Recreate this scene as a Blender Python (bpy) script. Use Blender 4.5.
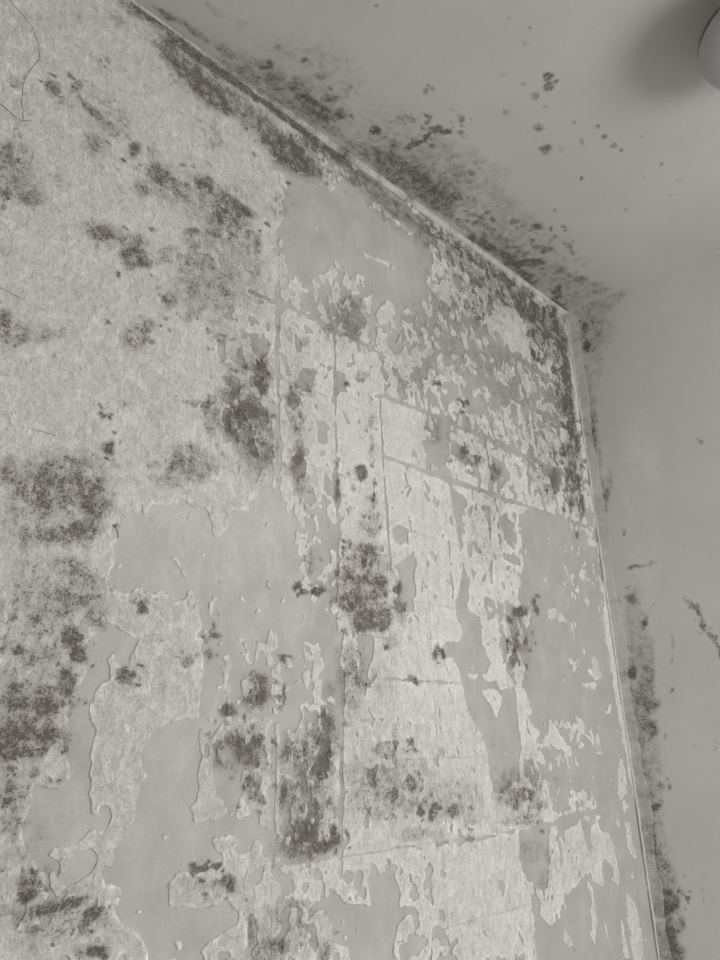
import bpy, bmesh, math
import numpy as np
from mathutils import Matrix, Vector
for o in list(bpy.data.objects): bpy.data.objects.remove(o)
scene = bpy.context.scene
COL = scene.collection

# ------------------------------------------------------------------ camera
CAM_LOC = (-2.0212, -0.9991, 1.286)
CAM_ROT = [[0.70892, 0.22375, 0.66886], [-0.70474, 0.2624, 0.65916], [-0.02802, -0.93866, 0.34371]]
CEIL = 2.650
RIGHT_DIR = (0.1182, -0.9930)

cam_data = bpy.data.cameras.new('camera'); cam = bpy.data.objects.new('camera', cam_data); COL.objects.link(cam)
cam_data.sensor_fit = 'AUTO'; cam_data.sensor_width = 36.0; cam_data.lens = 736.0 / 960.0 * 36.0
cam_data.clip_start = 0.02; cam_data.clip_end = 100
_r = CAM_ROT
cam.matrix_world = Matrix(((_r[0][0], -_r[0][1], -_r[0][2], CAM_LOC[0]),
                           (_r[1][0], -_r[1][1], -_r[1][2], CAM_LOC[1]),
                           (_r[2][0], -_r[2][1], -_r[2][2], CAM_LOC[2]), (0, 0, 0, 1)))
scene.camera = cam

# ------------------------------------------------------------------ daylight and exposure
world = bpy.data.worlds.new('overcast_sky'); scene.world = world
world.use_nodes = True
_bg = world.node_tree.nodes['Background']
_bg.inputs[0].default_value = (1.0, 0.985, 0.970, 1); _bg.inputs[1].default_value = 12.0
scene.view_settings.view_transform = 'Standard'; scene.view_settings.look = 'None'
scene.view_settings.gamma = 1.0; scene.view_settings.use_curve_mapping = False
scene.view_settings.exposure = 0.2
ROOM_D = 2.9; ROOM_L = 3.9                       # room depth (y) and length (x)
WIN = (-1.35, 0.1, 0.62, 1.82)                  # window in the wall opposite: x0, x1, z0, z1
_pl = bpy.data.lights.new('window_daylight', 'AREA'); _pl.shape = 'RECTANGLE'
_pl.size = WIN[1] - WIN[0]; _pl.size_y = WIN[3] - WIN[2]; _pl.cycles.is_portal = True
_po = bpy.data.objects.new('window_daylight', _pl); COL.objects.link(_po)
_po.location = ((WIN[0] + WIN[1]) / 2, -ROOM_D - 0.13, (WIN[2] + WIN[3]) / 2)
_po.rotation_euler = (math.radians(90), 0, 0)    # shines into the room (+y)

# ------------------------------------------------------------------ survey of the damage
# millimetres on each surface: wall (x, z), ceiling (x, y), right wall (distance from corner, z)
# *_COVER: coat left in per cent, outline;  *_BARE / *_COAT: outlines;  WALL_JOINT: half width, run of the joint
# *_MOULD: centre, two half axes, strength in per cent, tone (0 grey .. 10 brown)
WALL_COVER = """62 -1169 2653 -662 2650 2 2659 -27 2041 21 1797 -417 1836 -684 1884 -942 1915 -1074 1979 -1226 2072 -1247 2379
45 -1169 2638 -1026 2639 -662 2650 -711 2579 -831 2577 -975 2625 -1140 2484 -1198 2435 -1254 2481
72 -707 2625 -574 2637 0 2650 16 2529 -200 2570 -398 2517 -556 2413 -706 2377
42 -974 2251 -689 2385 -515 2383 -325 2344 -323 2215 -461 2125 -724 2042 -779 2052 -859 2183
30 -702 2260 -550 2290 -400 2205 -590 2156 -692 2163
62 -1071 2112 -956 2145 -746 2214 -714 2141 -781 2038 -936 2031 -1059 2020
66 -238 2377 -38 2362 -35 1943 -178 1898 -304 2050 -400 2205
50 -315 2341 -104 2339 -27 2208 -249 2191 -350 2206
3 -1209 2401 -1169 2480 -1078 2508 -975 2638 -827 2644 -730 2602 -711 2493 -752 2356 -851 2289 -939 2277 -981 2321 -1052 2267 -1112 2259 -1169 2209 -1210 2226 -1216 2293
50 -1118 2272 -1036 2302 -949 2295 -945 2162 -1041 2136 -1119 2140
98 -409 2512 -297 2499 -261 2403 -243 2355 -372 2369 -475 2400
95 -930 2018 -782 2022 -780 1961 -794 1887 -931 1883
20 -779 2052 -702 2036 -696 1881 -729 1888 -790 1893
78 -703 2025 -347 2032 -347 1907 -685 1879
68 -348 2029 -132 2022 -56 1889 -360 1890
90 -929 1872 -685 1879 -681 1596 -901 1571 -930 1693
80 -678 1875 -361 1887 -456 1622 -509 1520 -674 1508 -683 1642
82 -1219 2130 -1071 2124 -1073 1770 -1215 1757
92 -1065 2114 -931 2116 -945 1648 -932 1567 -932 1337 -1064 1336 -1071 1551
85 -1398 2085 -1242 2129 -1236 1752 -1378 1719
55 -1341 1941 -1240 1977 -1236 1714 -1267 1707 -1342 1802
45 -1226 1835 -1169 1809 -1070 1792 -1077 1513 -1169 1558 -1188 1647 -1212 1719
3 -1526 1521 -1533 1602 -1521 1625 -1474 1648 -1420 1667 -1376 1666 -1360 1617 -1331 1642 -1320 1672 -1282 1680 -1287 1703 -1267 1726 -1227 1741 -1213 1729 -1191 1668 -1174 1637 -1165 1586 -1165 1540 -1279 1519 -1377 1516 -1448 1515 -1514 1515
14 -1374 1523 -1165 1555 -1084 1512 -1081 1336 -1219 1332 -1223 1342 -1368 1340
50 -1314 1474 -1225 1482 -1213 1348 -1359 1346 -1344 1409
55 -1169 1469 -1083 1476 -1081 1343 -1169 1342
55 -1362 1332 -1229 1332 -1226 1130 -1295 1178 -1340 1222 -1364 1278
55 -1217 1332 -1081 1333 -1086 1120 -1214 1126
93 -1069 1333 -662 1334 -667 1105 -1075 1119
95 -1065 1477 -771 1586 -717 1399 -662 1334 -1069 1333
80 -1220 1121 -1082 1114 -694 1104 -569 1108 -528 869 -1350 1019 -1284 1064
35 -1198 1104 -1122 1098 -1115 1034 -1193 1052
60 -1073 1110 -996 1101 -999 1036 -1074 1054
97 -844 1105 -581 1105 -535 871 -805 920
50 -608 1605 -411 1627 -462 1407 -529 1405 -567 1516
75 -718 1592 -547 1588 -649 1422 -674 1508
5 -414 1856 -357 1882 -276 1887 -188 1878 -80 1863 -64 1835 -8 1823 2 1794 -15 1673 -47 1623 -32 1496 -31 1331 3 1067 20 769 -535 871 -526 1015 -556 1076 -469 1121 -454 1252 -471 1407 -457 1524 -413 1594 -479 1619 -434 1698 -428 1751 -421 1817
25 -196 1821 -1 1806 -36 1642 -264 1644
50 -520 1339 -135 1336 -199 1111 -469 1119 -549 1114
12 -357 1238 -148 1292 -58 1191 -45 1094 -212 1118 -231 1176 -330 1160 -399 1132 -421 1186
80 -543 1234 -491 1211 -469 1119 -565 1111
86 -1709 1213 -1565 1178 -1534 1129 -1477 1104 -1469 1019 -1686 1062
70 -1729 1091 -1350 1022 -1297 950 -1419 923 -1677 1005
60 -1350 1022 -534 874 -484 688 -958 754 -1295 892
6 -534 874 16 774 31 539 -193 506 -491 657
10 -1435 1037 -1350 1022 -1322 955 -1408 963
75 -1812 1466 -1684 1481 -1647 1208 -1745 1247"""
WALL_BARE = """-1534 1468 -1520 1465 -1502 1454 -1479 1442 -1489 1423 -1490 1403 -1504 1406 -1517 1430 -1522 1417 -1518 1405 -1521 1388 -1535 1380 -1544 1354 -1541 1334 -1534 1320 -1538 1283 -1533 1252 -1531 1220 -1514 1202 -1530 1198 -1546 1178 -1576 1183 -1582 1173 -1566 1164 -1562 1149 -1588 1160 -1614 1192 -1610 1226 -1608 1254 -1576 1250 -1568 1249 -1562 1268 -1568 1284 -1582 1311 -1575 1328 -1572 1350 -1566 1366 -1555 1392 -1558 1407 -1559 1436
-1458 1298 -1434 1321 -1414 1333 -1371 1337 -1365 1329 -1367 1306 -1366 1223 -1379 1214 -1372 1203 -1370 1192 -1341 1195 -1314 1198 -1296 1191 -1272 1196 -1255 1205 -1254 1185 -1268 1148 -1290 1142 -1300 1154 -1288 1166 -1302 1173 -1324 1167 -1338 1171 -1335 1157 -1319 1144 -1315 1134 -1371 1126 -1392 1134 -1409 1121 -1405 1111 -1402 1091 -1360 1085 -1313 1082 -1290 1070 -1293 1054 -1326 1042 -1351 1033 -1355 1020 -1431 1034 -1437 1053 -1456 1071 -1473 1082 -1483 1097 -1478 1113 -1477 1125 -1498 1131 -1509 1149 -1490 1158 -1492 1172 -1478 1185 -1466 1207 -1464 1227 -1457 1252 -1452 1263 -1461 1281
-1548 1167 -1528 1174 -1514 1159 -1522 1147 -1535 1141 -1547 1137 -1561 1144
-1519 1226 -1502 1224 -1500 1200 -1515 1194 -1522 1206
-1339 1274 -1286 1273 -1290 1233 -1296 1200 -1311 1199 -1322 1221 -1336 1235
-1271 1117 -1239 1124 -1243 1115 -1258 1097 -1273 1105
-1031 1487 -987 1491 -986 1459 -1001 1421 -1014 1384 -1021 1400 -1027 1440
-1122 1522 -1097 1515 -1090 1495 -1078 1476 -1065 1465 -1071 1444 -1079 1437 -1064 1422 -1063 1352 -1083 1345 -1092 1370 -1096 1416 -1122 1446
-722 1591 -678 1597 -688 1575 -655 1569 -631 1556 -629 1511 -584 1403 -519 1414 -516 1296 -539 1213 -603 1190 -636 1192 -644 1232 -654 1288 -686 1338 -705 1356 -716 1401 -725 1446 -747 1464 -781 1462 -782 1480 -767 1498 -718 1500 -701 1530 -716 1548
-922 1572 -861 1575 -863 1552 -915 1543
-1101 1061 -1085 1061 -1075 1048 -1007 1034 -1003 1068 -977 1074 -944 1064 -938 1046 -947 1026 -916 1012 -943 1002 -963 972 -955 947 -1066 968 -1082 1026 -1080 1001 -1100 999
-951 966 -914 973 -871 966 -872 957 -903 944 -940 947
-929 1021 -905 1020 -890 1008 -899 998 -914 1007
-858 986 -823 969 -814 942 -836 954 -860 975
-919 1718 -897 1729 -865 1724 -870 1708 -896 1690 -914 1695
-889 1661 -859 1674 -845 1655 -854 1623 -851 1577 -914 1569 -905 1608 -909 1645
-715 1877 -695 1859 -665 1848 -676 1727 -687 1697 -667 1648 -671 1593 -719 1587 -685 1658 -689 1718 -702 1798
-806 1953 -704 1982 -700 1949 -728 1901 -786 1904
-1080 1809 -1067 1793 -1063 1743 -1079 1742
-1018 1840 -994 1846 -986 1821 -1013 1801
-514 1823 -490 1833 -452 1819 -460 1751 -489 1759 -511 1784
-511 1730 -441 1731 -440 1710 -510 1713
-582 1845 -553 1844 -557 1758 -566 1756 -568 1825
-518 1990 -493 1980 -441 1962 -449 1946 -485 1921 -484 1951 -504 1908 -521 1942 -537 1925
-296 2036 -189 2014 -186 1981 -230 1953 -243 1989 -286 2012
-696 1985 -668 1990 -640 1960 -617 1948 -639 1931 -673 1943 -696 1953
-1187 1966 -1164 2012 -1145 2014 -1135 1984 -1164 1958
-1081 2028 -1046 2041 -1042 2000 -1080 1975
-561 1113 -469 1119 -446 1093 -465 1061 -515 1031 -527 1008 -551 1022 -559 1057
-531 986 -511 955 -458 923 -431 881 -494 867 -519 875
-644 1030 -626 1029 -625 1013 -644 1007
-594 925 -574 920 -573 902 -586 911
-827 1076 -807 1064 -814 1056 -831 1063
-1359 2051 -1341 2065 -1334 2053 -1343 2043 -1360 2040
-1348 2073 -1337 2082 -1330 2074 -1339 2062
-1300 2070 -1288 2077 -1285 2059 -1297 2051
-1259 2079 -1249 2080 -1246 2057 -1259 2054
-1315 2037 -1304 2040 -1301 2019 -1312 2013
-1299 2033 -1280 2045 -1275 2030 -1289 2017
-1323 1995 -1314 1995 -1311 1977 -1299 1960 -1308 1953 -1322 1964 -1339 1962 -1340 1970 -1320 1980
-1296 2010 -1279 2019 -1268 2039 -1251 2039 -1246 2015 -1264 1994 -1284 1996
-1334 1933 -1323 1929 -1315 1911 -1326 1909
-455 2217 -406 2225 -396 2197 -427 2156 -461 2155
-583 2211 -548 2212 -544 2178 -575 2173"""
WALL_COAT = """-1407 1497 -1403 1521 -1395 1533 -1379 1508 -1375 1438 -1386 1363 -1388 1337 -1397 1340 -1399 1421 -1408 1451
-1368 1278 -1339 1277 -1338 1219 -1326 1221 -1314 1198 -1341 1195 -1370 1192 -1372 1203 -1379 1214 -1366 1223
-1281 1260 -1244 1261 -1241 1216 -1243 1194 -1255 1198 -1264 1207 -1272 1196 -1296 1190 -1293 1206 -1284 1228
-1338 1171 -1324 1167 -1302 1173 -1299 1166 -1288 1166 -1291 1160 -1310 1140 -1335 1157
-1393 1051 -1379 1047 -1377 1022 -1390 1024 -1386 1039
-695 1435 -652 1433 -668 1422 -696 1423
-631 1556 -562 1567 -568 1507 -563 1486 -571 1441 -589 1423 -624 1419 -649 1427 -624 1441 -605 1468 -610 1490 -635 1499
-518 1419 -491 1408 -499 1368 -480 1311 -451 1291 -459 1252 -516 1254 -517 1311 -515 1368
-653 1399 -603 1405 -571 1391 -581 1373 -602 1339 -617 1366
-334 1613 -294 1620 -263 1602 -230 1592 -268 1583 -296 1591 -336 1582
-221 1504 -210 1486 -238 1457 -248 1456
-180 1540 -171 1517 -166 1476 -141 1469 -136 1506 -108 1508 -104 1482 -96 1453 -127 1441 -164 1463
-209 1430 -128 1438 -144 1417 -197 1418
-382 1349 -357 1299 -297 1277 -235 1274 -308 1268 -380 1276 -445 1280 -399 1310
-460 1205 -421 1208 -422 1165 -406 1141 -395 1130 -339 1143 -274 1141 -231 1158 -209 1148 -216 1123 -312 1124 -415 1119 -477 1122 -479 1150
-442 1111 -403 1114 -406 1063 -408 1018 -390 1039 -395 1076 -372 1097 -331 1101 -295 1114 -287 1074 -267 1025 -261 1083 -219 1112 -212 1083 -173 1079 -151 1048 -144 988 -148 960 -186 969 -168 995 -205 1023 -224 1005 -227 963 -278 984 -306 1002 -338 984 -390 967 -408 979 -398 935 -421 959 -433 927 -475 920 -511 952 -497 981 -467 994 -448 1045
-285 977 -277 939 -275 894 -301 869 -312 876 -297 914
-166 902 -155 857 -149 796 -179 812 -167 867
-116 993 -119 936 -89 913 -69 862 -75 782 -130 792 -132 880
-79 1092 -48 1085 -51 1043 -43 1001 -57 1007 -83 1030
-59 1241 -37 1240 -40 1159 -84 1144 -95 1162
-639 1175 -605 1138 -574 1122 -692 1120 -674 1151
-510 1013 -491 992 -501 965 -512 985
-423 916 -403 893 -382 861 -403 861 -425 891
-1246 1674 -1237 1676 -1237 1661 -1248 1661
-1253 1568 -1242 1563 -1233 1553 -1248 1552
-1448 1630 -1441 1636 -1432 1628 -1439 1623
-1456 1522 -1442 1527 -1425 1509 -1437 1503
-1126 2387 -1114 2375 -1129 2361
-1076 2309 -1051 2311 -1064 2291
-932 2565 -859 2555 -779 2549 -796 2534 -872 2539 -940 2545
-978 2386 -858 2404 -866 2391 -978 2375
-1069 2318 -1036 2310 -1045 2300 -1073 2305
-930 2254 -919 2221 -929 2208 -942 2230
-719 2414 -646 2398 -660 2386 -725 2393
-1520 1577 -1513 1560 -1519 1538 -1524 1555"""
WALL_JOINT = """5.2 -1230 2175 -1229 2087 -1223 1801 -1224 1736
3.9 -1227 1343 -1226 1229 -1226 1127
2.8 -1074 2123 -1075 1922 -1076 1749 -1078 1569
5.0 -1073 1345 -1077 1206 -1084 1120
3.3 -946 2268 -949 2155
2.8 -939 2024 -938 1876 -932 1714 -928 1629
2.6 -728 1728 -729 1591
5.9 -348 2359 -361 2202
3.6 -351 2037 -354 1919
4.2 -551 2034 -533 1947
5.3 -1299 2129 -1245 2131 -1212 2139 -1164 2138 -1114 2136
4.1 -1114 2136 -982 2135 -917 2129
4.4 -936 2026 -714 2032
8.3 -714 2032 -551 2034 -347 2032 -137 2024
3.5 -935 1877 -788 1879
6.4 -788 1879 -654 1878 -442 1881
4.4 -442 1881 -56 1885
6.9 -550 2362 -360 2347
9.4 -360 2347 -106 2328
8.4 -628 2189 -509 2202 -401 2199 -210 2196 -19 2190
2.0 -1368 1340 -1234 1342 -1169 1342
1.9 -1064 1336 -946 1337
2.1 -955 1412 -877 1411 -722 1413
3.3 -1226 1123 -1169 1121 -1082 1123
1.8 -1047 1115 -959 1121 -873 1111
3.0 -835 1114 -693 1111 -575 1114
5.8 -393 1121 -315 1128 -205 1125
1.5 -851 1092 -857 1000"""
WALL_THIN = """80 -1541 1500 -1448 1508 -1409 1494 -1399 1340 -1455 1299 -1461 1255 -1494 1171 -1529 1215 -1537 1321 -1538 1373 -1516 1404
65 -1709 1213 -1592 1189 -1535 1141 -1478 1122 -1471 1009 -1684 1052
60 -1367 1332 -1233 1332 -1230 1130 -1305 1136 -1361 1223
45 -1217 1332 -1086 1333 -1091 1118 -1214 1126
45 -1365 1454 -1231 1464 -1230 1348 -1359 1346
40 -1690 1560 -1552 1584 -1560 1372 -1653 1286
35 -1062 1478 -907 1490 -918 1337 -1066 1336
55 -1405 1134 -1313 1129 -1311 1085 -1399 1093
40 -1220 1118 -1070 1110 -1075 969 -1282 1007
35 -1069 1328 -663 1328 -676 1110 -1075 1128"""
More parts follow.
